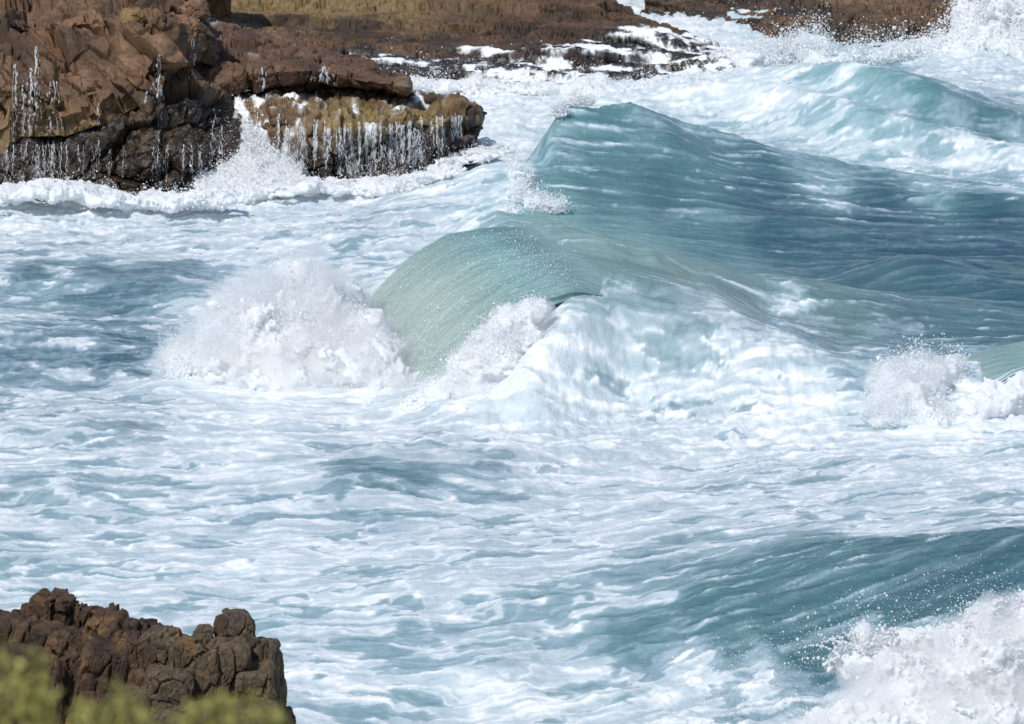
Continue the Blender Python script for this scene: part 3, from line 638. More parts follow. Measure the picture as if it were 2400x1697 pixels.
rounded_block('boulder', head, bc(312, 44, 95.9), (.26, .3, .27), (10, 20, 30), 28, 2.8, [((.5, .5, .4), (0, 20, 0), .05, .03, .08)], [(2, .1, 4)], 5, [(.16, .09, .04), (.24, .15, .06), (.28, .19, .08)])
rounded_block('boulder', head, bc(440, 62, 96.3), (.3, .35, .22), (0, 15, 20), 24, 3, [((.5, .5, .3), (0, 20, 0), .05, .03, .08)], [(2, .1, 4)], 6)
rounded_block('boulder', head, bc(460, 25, 97.6), (.3, .4, .26), (0, -15, 20), 24, 3, [((.5, .5, .3), (0, 20, 0), .05, .03, .08)], [(2, .1, 4)], 8)

# --- reddish slab to its right
slab = thing('rock_slab', 'flat reddish rock slab with a sheer front edge, above the dripping block', 'rock')
def slab_wash(Q, n1, n2):
    return .55 * sstep(.05, .35, fbm3(Q * np.array((.7, .45, 1.)), 4, 121)) * sstep(-5.2, -6.6, Q[..., 0] + .6 * n1) * (Q[..., 1] > 97)
slab_r = rock('slab_body', slab, [
    [(470, 290, 100), (560, 215, 99.5), (740, 200, 99.5), (860, 212, 99.3), (948, 225, 98.5), (956, 225, 99.5)],
    [(475, 262, 96.6), (560, 208, 96.4), (650, 198, 96.6), (740, 190, 97), (860, 207, 96.8), (948, 222, 96.5), (958, 222, 98)],
    [(478, 215, 96.3), (556, 175, 96.2), (650, 168, 96.4), (740, 164, 96.8), (860, 185, 96.6), (952, 204, 96.3), (960, 204, 98)],
    [(478, 172, 96.8), (556, 157, 96.6), (650, 153, 96.9), (740, 151, 97.2), (860, 172, 97), (950, 190, 96.7), (960, 194, 98)],
    [(465, 105, 101), (600, 105, 100.6), (740, 120, 100.4), (850, 150, 99.4), (930, 178, 98.4), (958, 190, 98.2)],
    [(445, 20, 105.5), (540, 48, 104.6), (640, 80, 103.8), (760, 113, 102.8), (880, 156, 100.4), (940, 180, 98.9), (956, 192, 98.6)],
    [('w', -8.6, 107, 1.6), ('w', -6, 107, 1.0), ('w', -3, 105, .5), ('w', -2.4, 100.5, .3)],
    [('w', -8.6, 108, -1), ('w', -6, 108, -1), ('w', -3, 106, -1), ('w', -2.4, 101, -1)]],
    340, 230, blocks=[((1.1, 1.3, 2.5), (0, 6, 8), .14, .10, .05), ((.5, .7, .4), (0, 8, 20), .05, .05, .08)], fb=[(.8, .14, 4), (5, .03, 4)],
    strata=((.35, -.75, .55), 1.3, .06, .3), seed=23,
    pal=[(.04, .026, .02), (.085, .046, .032), (.125, .066, .044), (.16, .105, .072), (.15, .135, .12)],
    wet=lambda Q, n1, n2: .35 * sstep(-.1, .5, n1 + n2), wash=slab_wash)

# --- dripping block in front of it
drip = thing('dripping_block', 'low yellow-brown rock block with curtains of dripping water, right of the cascade', 'rock')
def drip_tint(Q, col, n1, n2, n3):
    yl = sstep(1.15, 1.45, Q[..., 2] + .25 * n2) * sstep(-4.9, -4., Q[..., 0]) * sstep(98, 96, Q[..., 1] + n1)
    return lerp3(col, np.array((.26, .20, .055)) * (1 + .5 * n3[..., None]), .55 * yl * sstep(-.3, .15, n1 + n2))
def drip_wash(Q, n1, n2):
    a = fbm3(Q * np.array((2.2, .9, 1.0)), 4, 111); b = np.clip(1 - np.abs(fbm3(Q * np.array((2.5, .9, 1.)), 3, 113)) * 5, 0, 1)
    top = sstep(1.1, 1.4, Q[..., 2]); left = sstep(-4.2, -5.6, Q[..., 0])
    return (.85 * sstep(.12, .38, a + .2 * left) + .55 * b * sstep(-.1, .2, a + .15 * left)) * (.35 + .65 * top + .5 * left) * (Q[..., 1] < 99.2)
drip_r = rock('block_body', drip, [
    [(575, 500, 95.2), (640, 500, 94.8), (760, 505, 94.6), (900, 490, 94.8), (1010, 440, 96.2), (1100, 390, 98), (1118, 370, 99.6), (1118, 350, 101)],
    [(580, 345, 95.4), (650, 350, 94.8), (760, 360, 94.6), (900, 352, 94.8), (1010, 330, 96), (1098, 302, 97.5), (1120, 300, 99), (1120, 290, 101)],
    [(560, 285, 95.6), (640, 280, 94.9), (770, 302, 94.5), (900, 298, 94.7), (1010, 285, 95.8), (1095, 268, 97), (1118, 280, 98.5), (1120, 280, 101)],
    [(552, 255, 96.0), (640, 258, 95.5), (780, 280, 94.9), (900, 278, 95.1), (1010, 262, 96.2), (1080, 248, 97.3), (1112, 258, 98.6), (1116, 268, 101)],
    [(545, 225, 98.5), (700, 202, 98.8), (850, 208, 98.6), (950, 224, 98.2), (1030, 230, 98.9), (1090, 244, 99.3), (1110, 255, 100), (1112, 262, 101)],
    [(545, 215, 100), (700, 198, 100), (850, 206, 100), (950, 222, 99.8), (1030, 228, 100), (1090, 243, 100.3), (1108, 256, 100.8), (1110, 262, 101.2)],
    [('w', -6, 102, -1), ('w', -4, 102, -1), ('w', -1, 102, -1)]],
    380, 250, blocks=[((1.4, 1.1, 1.0), (5, 10, 0), .20, .10, .07), ((.45, .5, .8), (0, 5, 10), .10, .07, .12)], fb=[(1.2, .12, 4), (5, .05, 4)], seed=31, tintf=drip_tint, wash=drip_wash,
    wet=lambda Q, n1, n2: sstep(1.5, .85, Q[..., 2] + .4 * n1 + .35 * n2) * .95,
    pal=[(.07, .045, .03), (.12, .075, .045), (.17, .11, .065), (.2, .15, .1), (.16, .13, .10)])
rounded_block('boulder', drip, bc(1008, 232, 97.6), (.16, .2, .10), (0, 5, 10), 20, 3, (), [(3, .05, 3)], 41, [(.05, .03, .022), (.09, .05, .035)])
rounded_block('boulder', drip, bc(1045, 240, 97.5), (.22, .2, .11), (0, 10, 10), 20, 3, (), [(3, .05, 3)], 42, [(.05, .03, .022), (.09, .05, .035)])
rounded_block('boulder', drip, bc(1100, 272, 97.4), (.16, .25, .25), (0, 10, 10), 20, 3, (), [(3, .08, 3)], 43, [(.03, .022, .018), (.06, .04, .03)])

# --- far platform
plat = thing('rock_platform', 'long brown layered rock platform at the top, dark and washed by foam along its foot', 'rock')
def plat_tint(Q, col, n1, n2, n3):
    och = sstep(-.3, .6, (Q[..., 1] - 117.2) * .35 + 1.3 * n1 + .6 * n2) * sstep(0, -4, Q[..., 0] + 3 * n1)
    col = lerp3(col, np.array((.235, .16, .062)) * (1 + .6 * n3[..., None]), och * .7)
    orr = sstep(.32, .45, fbm3(Q * np.array((.9, .9, 2)), 3, 91)) * sstep(115.5, 113.5, Q[..., 1])
    return lerp3(col, np.array((.32, .13, .035)), .8 * orr)
def plat_wet(Q, n1, n2):
    b = 114.6 + 3.2 * sstep(.5, 4.5, Q[..., 0]) - .8 * sstep(-1, -4, Q[..., 0])
    return sstep(b + 1.0, b - .6, Q[..., 1] + 1.6 * n1 + .9 * n2) * .97
def plat_wash(Q, n1, n2):
    z = plat_wet(Q, n1 * .3, n2 * .3)
    a = fbm3(Q * np.array((.55, 1.0, 2.2)), 4, 101); b = fbm3(Q * np.array((2.6, 1.6, 2.5)), 4, 107); c = np.clip(1 - np.abs(fbm3(Q * np.array((1.2, 1.2, 2.)), 3, 109)) * 5, 0, 1)
    return sstep(.25, .6, z) * (1.25 * sstep(-.02, .30, a + .55 * b + .12 * sstep(-2, 2, Q[..., 0])) + .5 * c * sstep(-.2, .2, a)) * (Q[..., 1] < 121)
plat_r = rock('platform_body', plat, [
    [(380, 320, 109.5), (850, 260, 110), (1110, 280, 110.3), (1300, 285, 110.3), (1500, 275, 111), (1690, 265, 112), (1775, 215, 114.5), (1790, 200, 119)],
    [(400, 160, 110.6), (870, 172, 110.9), (1110, 198, 110.7), (1300, 203, 110.7), (1500, 194, 111.4), (1690, 188, 111.6), (1765, 150, 113.2), (1775, 140, 117)],
    [(420, 120, 112.2), (850, 145, 112.3), (1110, 155, 112.2), (1300, 155, 112.2), (1500, 150, 113), (1680, 150, 112.8), (1750, 134, 114), (1755, 125, 117)],
    [(440, 95, 113.4), (800, 122, 113.6), (1100, 132, 113.6), (1300, 118, 114), (1480, 118, 115), (1620, 106, 115), (1700, 110, 115.6), (1710, 112, 118)],
    [(450, 60, 116), (800, 80, 116), (1100, 82, 116.2), (1300, 66, 116.6), (1430, 58, 117.2), (1560, 64, 117.6), (1600, 75, 118.4), (1610, 78, 120)],
    [(450, 0, 119.5), (800, 15, 119.2), (1100, 20, 119.2), (1300, 12, 119.4), (1400, 10, 120), (1455, 22, 121), (1480, 30, 122), (1490, 35, 123)],
    [(450, -90, 123), (800, -90, 123), (1200, -90, 123), (1330, -60, 123.5), (1400, -30, 124), (1420, -20, 125), (1440, -10, 126)],
    [('w', -16, 150, 6), ('w', -5, 150, 6), ('w', 1, 145, 4), ('w', 3, 140, 0)], [('w', -16, 152, -1), ('w', -5, 152, -1), ('w', 1, 147, -1), ('w', 3, 142, -1)]],
    560, 330, blocks=[((2.0, .8, .5), (20, -8, -18), .06, .07, .05), ((.6, .35, .25), (15, -8, -15), .035, .04, .09)], fb=[(.5, .10, 4), (4, .02, 4)],
    terr=(.30, .03, .16, 60), wash=plat_wash, seed=47, tintf=plat_tint, wet=plat_wet,
    pal=[(.04, .025, .017), (.08, .046, .028), (.125, .068, .038), (.17, .10, .052)])

# --- far right ledge
ledge = thing('rock_ledge', 'dark brown rock ledge at the top right with spray bursting in front of it', 'rock')
ledge_r = rock('ledge_body', ledge, [
    [(1480, 130, 121), (1600, 125, 121), (1720, 120, 121), (1790, 170, 119), (1950, 185, 118), (2100, 180, 118), (2220, 150, 118.5), (2500, 150, 119)],
    [(1500, 38, 126), (1600, 42, 125.5), (1720, 46, 124.6), (1790, 100, 120.5), (1950, 119, 119.4), (2095, 113, 119.4), (2200, 95, 120), (2500, 95, 120)],
    [(1505, 28, 126.2), (1600, 30, 125.7), (1730, 40, 124.8), (1800, 45, 121.4), (1950, 42, 121), (2080, 48, 120.9), (2200, 60, 121), (2500, 65, 121)],
    [(1510, 14, 126.8), (1600, 16, 126.4), (1740, 34, 126), (1800, 36, 124.3), (1950, 30, 123.8), (2080, 35, 123), (2200, 42, 122.5), (2500, 50, 122)],
    [(1510, -10, 127.4), (1600, -8, 127.2), (1740, -5, 128), (1800, 8, 127.5), (1950, 5, 126), (2080, 10, 124.5), (2200, 15, 124), (2500, 20, 124)],
    [(1510, -60, 131), (1740, -60, 131), (2000, -60, 130), (2500, -60, 128)],
    [('w', 3, 150, 5), ('w', 10, 150, 5), ('w', 19, 150, 4)], [('w', 3, 152, -1), ('w', 10, 152, -1), ('w', 19, 152, -1)]],
    420, 190, blocks=[((1.6, 1.2, .5), (0, 5, 10), .12, .10, .06), ((.5, .5, .25), (10, 0, 5), .05, .05, .10)], fb=[(.8, .12, 4), (4, .03, 4)], seed=53, terr=(.30, -.02, .16, 66),
    pal=[(.05, .033, .024), (.10, .062, .04), (.15, .09, .052), (.19, .13, .07)], wet=lambda Q, n1, n2: sstep(.5, -.2, Q[..., 2] + .4 * n1 + .4 * n2) * .8)

# --- white water running over the rocks
spec = []
for px in list(rng.uniform(600, 1090, 24)) + [670, 700, 742, 762, 770, 810, 822, 860, 878, 915, 940, 960, 1010, 1040, 1060]:
    top = np.interp(px, [570, 640, 780, 900, 1010, 1100], [262, 268, 290, 290, 276, 262]) + rng.uniform(-4, 10)
    bot = np.interp(px, [570, 640, 760, 900, 1010, 1110], [340, 400, 420, 410, 370, 320]) - (rng.uniform(0, 60) if rng.random() < .5 else 0)
    spec.append((px, top, bot, rng.uniform(.9, 2.6), rng.uniform(1.2, 5.0), 0))
for px in rng.uniform(620, 1060, 26): spec.append((px, 300, 415, 12, 1.6, 0))
trickles('dripping_strands', drip, drip_r, spec, .0085)
streams('dripping_water', drip, drip_r, spec, .0042, 1.1)
spec = [(85, 110, 300, 4, 3.2, 0), (72, 160, 330, 6, 3.0, 0), (38, 150, 330, 3, 1.7, 0), (55, 200, 330, 8, 1.8, 0), (118, 190, 330, 7, 2.0, 0), (372, 125, 260, 3, 4.5, 0), (376, 200, 330, 6, 2.0, 0), (455, 90, 190, 6, 1.4, 0), (345, 215, 250, 2, 1, 0), (230, 240, 330, 3, .6, 0)]
trickles('trickling_strands', head, upper, spec, .009)
streams('trickling_water', head, upper, spec, .005, 2.2)
spec = [(125, 330, 430, 5, 3, 0), (142, 335, 420, 2, 1.5, 0), (185, 340, 400, 2, 1.5, 0), (20, 330, 430, 6, 1.5, 0), (60, 330, 430, 7, 1.5, 0), (232, 328, 400, 2, 1.0, 0), (375, 260, 440, 5, 1.4, 0), (500, 270, 380, 12, 1.6, 0), (520, 290, 360, 8, 1.4, 0), (10, 340, 430, 8, 1.6, 0), (90, 340, 430, 10, 1.6, 0)]
for px in rng.uniform(0, 520, 26): spec.append((px, 340, 440, 3, rng.uniform(.3, .9), 0))
trickles('trickling_strands', head, plinth, spec, .007)
streams('trickling_water', head, plinth, spec, .0042, 1.5)
streams('falling_water', slab, slab_r, [(617, 158, 205, 3, 3, 0), (758, 155, 190, 6, 4.5, 0), (765, 160, 195, 8, 2, 0)], .0065, 3)

# ------------------------------------------------------------------ breaking waves
def sheet(name, parent, rows, nu, nv, thick, mat, attrf, bump=.02, seed=0):
    """a thrown sheet of water with a real thickness; rows follow the flow"""
    P = rows_to_grid(rows, nu, nv, 10)
    P[..., 2] -= .30 * (1 - sstep(.16, .47, np.linspace(0, 1, nu)))[None, :]
    Nn = grid_normals(P)
    u = np.linspace(0, 1, nu)[None, :] * np.ones((nv, 1)); v = np.linspace(0, 1, nv)[:, None] * np.ones((1, nu))
    st = fbm2(v * 26 + .8 * np.sin(u * 5), u * 1.8, 5, seed, .65)
    P = P + Nn * (bump * st + .012 * fbm2(v * 60, u * 40, 3, seed + 4))[..., None]
    Q = P - Nn * (thick * (1 - .75 * u))[..., None]
    V = np.concatenate([P.reshape(-1, 3), Q.reshape(-1, 3)]); n = nu * nv
    F = grid_faces(nv, nu); i = np.arange(n).reshape(nv, nu)
    def rim(a): return np.stack([a[:-1], a[:-1] + n, a[1:] + n, a[1:]], 1)
    F = np.concatenate([F, F[:, ::-1] + n, rim(i[:, 0]), rim(i[::-1, -1]), rim(i[0, ::-1]), rim(i[-1])])
    A = attrf(u, v, st, P)
    A = {k: np.concatenate([a.ravel(), a.ravel()]) for k, a in A.items()}
    o = mesh_np(name, V, F, mat, parent, A); return o, P, Nn

main = thing('curling_wave', 'large curling wave with a glassy pale green lip falling beside a white burst of spray', 'wave')
def main_attr(u, v, st, P):
    cv, ti, ch, sa = [a_.reshape(u.shape) for a_ in fields(P[..., 0].ravel(), P[..., 1].ravel())]
    s2 = fbm2(v * 7 + 2, u * 1.2, 3, 31); s3 = fbm2(v * 80, u * 3, 3, 37, .6)
    k = sstep(.34, .58, u)
    f = sstep(.60, 1.05, st * .6 + .6 * s3 + .36 + .25 * sstep(.6, 1, u)) * .42 * (.25 + .75 * sstep(.15, .6, u))
    aqua = np.exp(-((u - .53 - .10 * v) / .08)**2)
    crestg = np.exp(-((u - .47 + .04 * v) / .07)**2)
    sand = np.clip(.20 + .62 * sstep(.50, .80, u) - .15 * aqua + .25 * s2 + .22 * s3 - .15 * crestg, 0, 1)
    tint = np.clip(.62 + .3 * aqua - .45 * crestg + .25 * s2 + .30 * st + .2 * s3, 0, 1)
    return {'foam': f * k + (1 - k) * .30 * sstep(.15, .7, st + .6 * s3), 'tint': tint * k + ti * (1 - k), 'sand': sand * k + sa * (1 - k), 'churn': f * 0 + .3, 'thin': sstep(.42, .66, u)}
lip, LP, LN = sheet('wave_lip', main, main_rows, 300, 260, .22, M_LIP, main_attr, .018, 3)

right = thing('small_breaker', 'smaller breaking wave at the right edge with a turquoise lip and white spray', 'wave')
right_rows = [
    [(2620, 800, 74.5), (2500, 790, 73.5), (2400, 800, 73), (2320, 815, 72.6), (2250, 840, 72.2), (2200, 880, 72), (2170, 930, 71.8), (2160, 990, 71.6)],
    [(2640, 830, 73), (2520, 812, 72.3), (2420, 822, 71.9), (2350, 838, 71.6), (2290, 868, 71.3), (2245, 910, 71.1), (2220, 955, 71), (2205, 1020, 70.8)],
    [(2660, 870, 71.8), (2540, 850, 71.2), (2440, 858, 70.9), (2380, 875, 70.6), (2330, 905, 70.4), (2290, 945, 70.3), (2265, 985, 70.2), (2250, 1050, 70)]]
def right_attr(u, v, st, P):
    f = sstep(.6, .95, st * .8 + .35 + .2 * sstep(.5, 1, u) + .5 * sstep(.7, 1., v)) * .6
    return {'foam': f, 'tint': np.clip(.85 + .2 * st, 0, 1), 'sand': np.clip(.25 + .5 * sstep(.5, .9, u), 0, 1), 'churn': f * 0 + .3, 'thin': sstep(.3, .6, u)}
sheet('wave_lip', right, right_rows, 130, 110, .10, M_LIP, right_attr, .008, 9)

# ------------------------------------------------------------------ spray and churned white water
import bmesh
def ico(sub):
    bm = bmesh.new(); bmesh.ops.create_icosphere(bm, subdivisions=sub, radius=1.0)
    V = np.array([v.co[:] for v in bm.verts]); F = np.array([[v.index for v in f.verts] for f in bm.faces]); bm.free(); return V, F
ICO = {s_: ico(s_) for s_ in (3, 4, 5)}
import openvdb
def blob_field(specs, vox, pad=.35):
    c = np.array([atY(*s_[:3]) for s_ in specs]); r = np.array([s_[3:6] for s_ in specs])
    lo = (c - r).min(0) - pad; hi = (c + r).max(0) + pad; n = np.ceil((hi - lo) / vox).astype(int)
    ax = [lo[k] + vox * np.arange(n[k]) for k in range(3)]
    f = np.zeros(n, np.float32)
    for ci, ri in zip(c, r):
        d2 = (((ax[0] - ci[0]) / ri[0])**2)[:, None, None] + (((ax[1] - ci[1]) / ri[1])**2)[None, :, None] + (((ax[2] - ci[2]) / ri[2])**2)[None, None, :]
        f += np.exp(-2.4 * (d2 - 1)).astype(np.float32)
    F = np.log(f + 1e-9) / 2.4 * .5 * float(np.median(r.min(1)))      # about metres inside the surface
    return lo, ax, F
def puffs(name, parent, specs, vox=.035, amp=.34, freq=1.6, seed=0, mat=None, octv=6, gain=.58, bias=0.0):
    """churned white water: lumps run together into one ragged billowing surface; specs (px, py, Y, rx, ry, rz) in metres"""
    lo, ax, F = blob_field(specs, vox)
    i, j, k = np.nonzero(np.abs(F) < amp * 1.6)
    P = np.stack([ax[0][i], ax[1][j], ax[2][k]], 1)
    nz = fbm3(P * freq, octv, seed, gain) + .6 * (np.abs(fbm3(P * freq * 2.3, 4, seed + 9, .6)) - .18)
    F[i, j, k] += amp * nz + bias
    g = openvdb.FloatGrid(); g.background = 1.0; g.copyFromArray(-F)
    pts, quads = g.convertToQuads(0.0)
    V = pts * vox + lo; Q = quads.astype(np.int32); c = V[Q] - V.mean(0)
    if (np.cross(c[:, 1] - c[:, 0], c[:, 2] - c[:, 0]) * c[:, 0]).sum() < 0: Q = Q[:, ::-1]
    o = mesh_np(name, V, Q, mat or M_CHURN, parent)
    return tag(o, kind='stuff')
def mist_material(name, dens):
    m, t, out, N, L = new_mat(name)
    v = N('VolumeScatter'); v.inputs['Color'].default_value = (.997, .998, 1, 1); v.inputs['Density'].default_value = dens; v.inputs['Anisotropy'].default_value = .25
    L(v.outputs[0], out.inputs['Volume']); return m
def mist(name, parent, specs, dens, grow=1.12, amp=.3, freq=1.4, seed=0, vox=.06):
    sp = [(a, b, c, d * grow, e * grow, f * grow) for a, b, c, d, e, f in specs]
    return puffs(name, parent, sp, vox, amp, freq, seed, mist_material(name, dens), 4, .5)
def spray_pts(specs, n, spread=1.0, up=.0, shell=.75):
    """drops through and round a set of lumps"""
    w_ = np.array([s_[3] * s_[5] for s_ in specs]); w_ /= w_.sum()
    idx = rng.choice(len(specs), n, p=w_)
    d = rng.normal(size=(n, 3)); d /= np.linalg.norm(d, axis=1, keepdims=True)
    rad = shell + np.abs(rng.normal(0, .22, n)) * spread + rng.exponential(.10, n) * spread
    cs = np.array([atY(*s_[:3]) for s_ in specs])[idx]; rs = np.array([s_[3:6] for s_ in specs])[idx]
    P = cs + d * rs * rad[:, None]
    P[:, 2] += up * rng.exponential(.3, n) * (d[:, 2] > 0)
    # ragged: keep where a noise field is high far out
    nz = fbm3(P * 1.3, 3, 5)
    keep = nz > (rad - 1.0) * .9 - .12
    return P[keep & (P[:, 2] > -.05)]
def dsize(n, s0=.012, sig=.45): return s0 * rng.lognormal(0, sig, n)

# main burst where the lip lands
burst = thing('spray_burst', 'huge white burst of spray left of the curling wave', 'spray')
BS = [(640, 800, 74.2, 1.15, .8, 1.15), (560, 840, 74.1, .95, .8, .85), (470, 885, 74.0, .75, .7, .5), (400, 915, 73.9, .5, .6, .28), (720, 730, 74.6, .8, .7, .85), (790, 720, 74.8, .55, .6, .6),
      (760, 850, 73.6, 1.0, .8, .75), (870, 860, 73.0, .75, .7, .6), (850, 780, 73.8, .5, .5, .45), (940, 900, 72.6, .6, .6, .4), (650, 900, 73.3, 1.2, .8, .45), (680, 665, 74.8, .45, .5, .45), (1010, 930, 72.0, .5, .5, .3), (560, 745, 74.6, .55, .5, .5), (430, 850, 74.2, .5, .5, .4), (500, 945, 73.2, .8, .6, .2), (700, 955, 72.6, 1.2, .6, .25), (880, 945, 72.2, .8, .6, .22), (370, 930, 73.8, .4, .4, .15)]
puffs('churned_water', burst, [(a, b, c, d * .80, e * .80, f * .80) for a, b, c, d, e, f in BS], 0.036, .42, 1.5, 3, octv=5, gain=.55)
mist('fine_mist', burst, BS, 1.3, 1.16, .45, 1.6)
P1 = spray_pts(BS, 130000, 1.0, .25)
droplets('flying_drops', P1, dsize(len(P1), .0065), burst)
J = []; JS = []
for _ in range(420):                        # jets flung up and to the left
    a_ = rng.uniform(.15, 2.6); sp = rng.uniform(.5, 1.25); o_ = atY(rng.uniform(480, 860), rng.uniform(740, 900), rng.uniform(73.2, 74.4))
    d_ = np.array((math.cos(a_) * -1. * (1 if a_ < 1.57 else .5), rng.normal(0, .15), math.sin(a_))); n = rng.integers(14, 46)
    t = rng.uniform(.25, 1, n)
    J.append(o_ + d_ * (t * sp * 1.15)[:, None] + np.array((0, 0, -1.)) * (.35 * t * t * sp)[:, None] + rng.normal(0, .035, (n, 3)) * t[:, None]); JS.append(.0085 * (1.25 - .7 * t) * rng.lognormal(0, .4, n))
J = np.concatenate(J); JS = np.concatenate(JS); droplets('flung_jets', J[J[:, 2] > .1], JS[J[:, 2] > .1], burst)
# foam roll in the mouth of the curl and along the crest
RS = [(1255, 735, 71.4, .32, .32, .26), (1200, 780, 71.3, .45, .4, .4), (1150, 830, 71.2, .45, .4, .4), (1100, 880, 71.1, .45, .4, .36), (1050, 920, 71.0, .45, .4, .3), (1190, 860, 71.0, .35, .35, .35), (1240, 800, 71.1, .30, .3, .34), (1130, 920, 70.9, .4, .4, .25),
       (1000, 955, 70.9, .5, .5, .18), (900, 965, 71.3, .6, .6, .16)]
puffs('churned_water', main, [(a, b, c, d * .9, e, f * .9) for a, b, c, d, e, f in RS], 0.026, .26, 2.0, 11, octv=5, gain=.52)
mist('fine_mist', main, RS[:8], 1.6, 1.25, .2, 2.2, 13)
P1 = spray_pts(RS, 26000, 1.1, .12); P1 = P1[P1[:, 2] > .1]
droplets('flying_drops', P1, dsize(len(P1), .0085), main)
# drops thrown off the lip
iu = rng.integers(140, 280, 4200); iv = (rng.beta(1.6, 1.2, 4200) * 259).astype(int)
P1 = LP[iv, iu] + LN[iv, iu] * rng.exponential(.12, 4200)[:, None] * np.sign(LN[130, 120] @ np.array((0, -.3, 1)))
droplets('lip_drops', P1, dsize(len(P1), .0055, .4), main)
# right breaker
RB = [(2110, 960, 69.9, .5, .5, .65), (2055, 1025, 69.5, .45, .5, .5), (2160, 905, 70.4, .45, .45, .52), (2100, 1055, 69.2, .45, .45, .35), (2180, 1000, 69.5, .42, .4, .45), (2035, 1085, 68.9, .34, .4, .22), (2080, 900, 70.3, .34, .4, .34), (2230, 870, 71, .3, .35, .3)]
puffs('churned_water', right, [(a, b, c, d * .85, e * .85, f * .85) for a, b, c, d, e, f in RB], .028, .26, 1.8, 17, octv=5, gain=.5)
mist('fine_mist', right, RB, 1.5, 1.25, .2, 1.8, 15)
P1 = spray_pts(RB, 26000, 1.1, .3); droplets('flying_drops', P1, dsize(len(P1), .009), right)
R2 = [(2280, 960, 69.7, .3, .35, .28), (2330, 940, 69.8, .34, .35, .34), (2390, 925, 69.9, .36, .35, .36), (2450, 915, 70, .4, .35, .36), (2520, 910, 70, .4, .35, .36), (2300, 1010, 69.3, .4, .4, .16), (2400, 1000, 69.3, .4, .4, .16)]
puffs('churned_water', right, R2, .025, .22, 2.6, 19)
# near splash, bottom right
near = thing('splash', 'large white splash with flying drops at the bottom right corner', 'spray')
NS = [(2330, 1600, 51.2, .85, .7, .8), (2150, 1640, 51.0, .75, .6, .55), (2050, 1690, 50.8, .6, .6, .4), (2420, 1520, 51.5, .6, .6, .7), (2230, 1540, 51.4, .5, .5, .45), (2100, 1560, 51.4, .38, .4, .33), (2000, 1560, 51.5, .24, .3, .28), (2320, 1470, 51.6, .38, .4, .35), (1930, 1720, 50.6, .5, .5, .28), (2500, 1470, 51.6, .5, .5, .5), (2300, 1720, 50.5, 1., .6, .5), (2020, 1490, 51.6, .15, .2, .17), (2120, 1500, 51.6, .16, .2, .15)]
puffs('churned_water', near, [(a, b, c, d * .88, e * .88, f * .88) for a, b, c, d, e, f in NS], .02, .28, 2.1, 23, octv=5, gain=.54)
mist('fine_mist', near, NS, 2.2, 1.08, .22, 2.6, 21, .04)
P1 = spray_pts(NS, 40000, .75, .12); droplets('flying_drops', P1, dsize(len(P1), .0055, .5), near)
# fingers of water thrown up along its edge
J = []; JS = []
for _ in range(120):
    px = rng.uniform(1930, 2420); py = np.interp(px, [1930, 1980, 2080, 2200, 2320, 2420], [1560, 1490, 1480, 1500, 1420, 1400]) + rng.uniform(-5, 40)
    p = atY(px, py, 51.5 + rng.uniform(-.3, .2)); v0 = np.array((rng.normal(-.25, .4), rng.normal(0, .2), rng.uniform(.2, .8))) * rng.uniform(.25, .6)
    n = rng.integers(5, 16)
    for k in range(n):
        t = k / n; J.append(p + v0 * t + np.array((0, 0, -.25 * t * t)) + rng.normal(0, .008, 3)); JS.append(.034 * (1 - .75 * t) * rng.uniform(.5, 1.25))
droplets('thrown_fingers', np.array(J), np.array(JS), near, octa=True)
n = 2600; px = rng.uniform(1560, 2420, n); py = np.interp(px, [1560, 1900, 2080, 2320, 2420], [1640, 1530, 1450, 1400, 1380]) + rng.normal(0, 50, n)
P1 = np.array([atY(a, b, 51.6 + c) for a, b, c in zip(px, py, rng.uniform(-.5, .8, n))])
P1 = P1[P1[:, 2] > .25]
droplets('stray_drops', P1, dsize(len(P1), .0055, .5), near, octa=True)

# cascade between headland and dripping block
casc = thing('cascade', 'white cascade pouring through the gap between the headland and dripping block', 'waterfall')
CR = [[(500, 238, 98.5), (530, 235, 98.3), (565, 240, 98.2)], [(505, 262, 97), (540, 258, 96.8), (585, 268, 96.8)], [(520, 300, 95.9), (560, 300, 95.6), (625, 320, 95.6)], [(505, 350, 95), (570, 350, 94.7), (655, 365, 95)], [(480, 400, 94.2), (580, 405, 93.9), (690, 405, 94.4)], [(450, 450, 93), (580, 460, 92.6), (720, 440, 93.4)]]
Pc = rows_to_grid(CR, 150, 160, 8); Nc = -grid_normals(Pc)
if Nc[80, 75] @ np.array((0, -1, .5)) < 0: Nc = -Nc
Pc = Pc + Nc * (.22 * fbm3(Pc * np.array((2.5, 2.5, 1.2)), 5, 5, .6) + .1)[..., None]
mesh_np('falling_water', Pc, grid_faces(160, 150), M_CHURN, casc)
k = rng.integers(0, 160 * 150, 16000)
P1 = Pc.reshape(-1, 3)[k] + Nc.reshape(-1, 3)[k] * rng.exponential(.09, 16000)[:, None]
o = droplets('flying_drops', P1, dsize(len(P1), .010), casc)

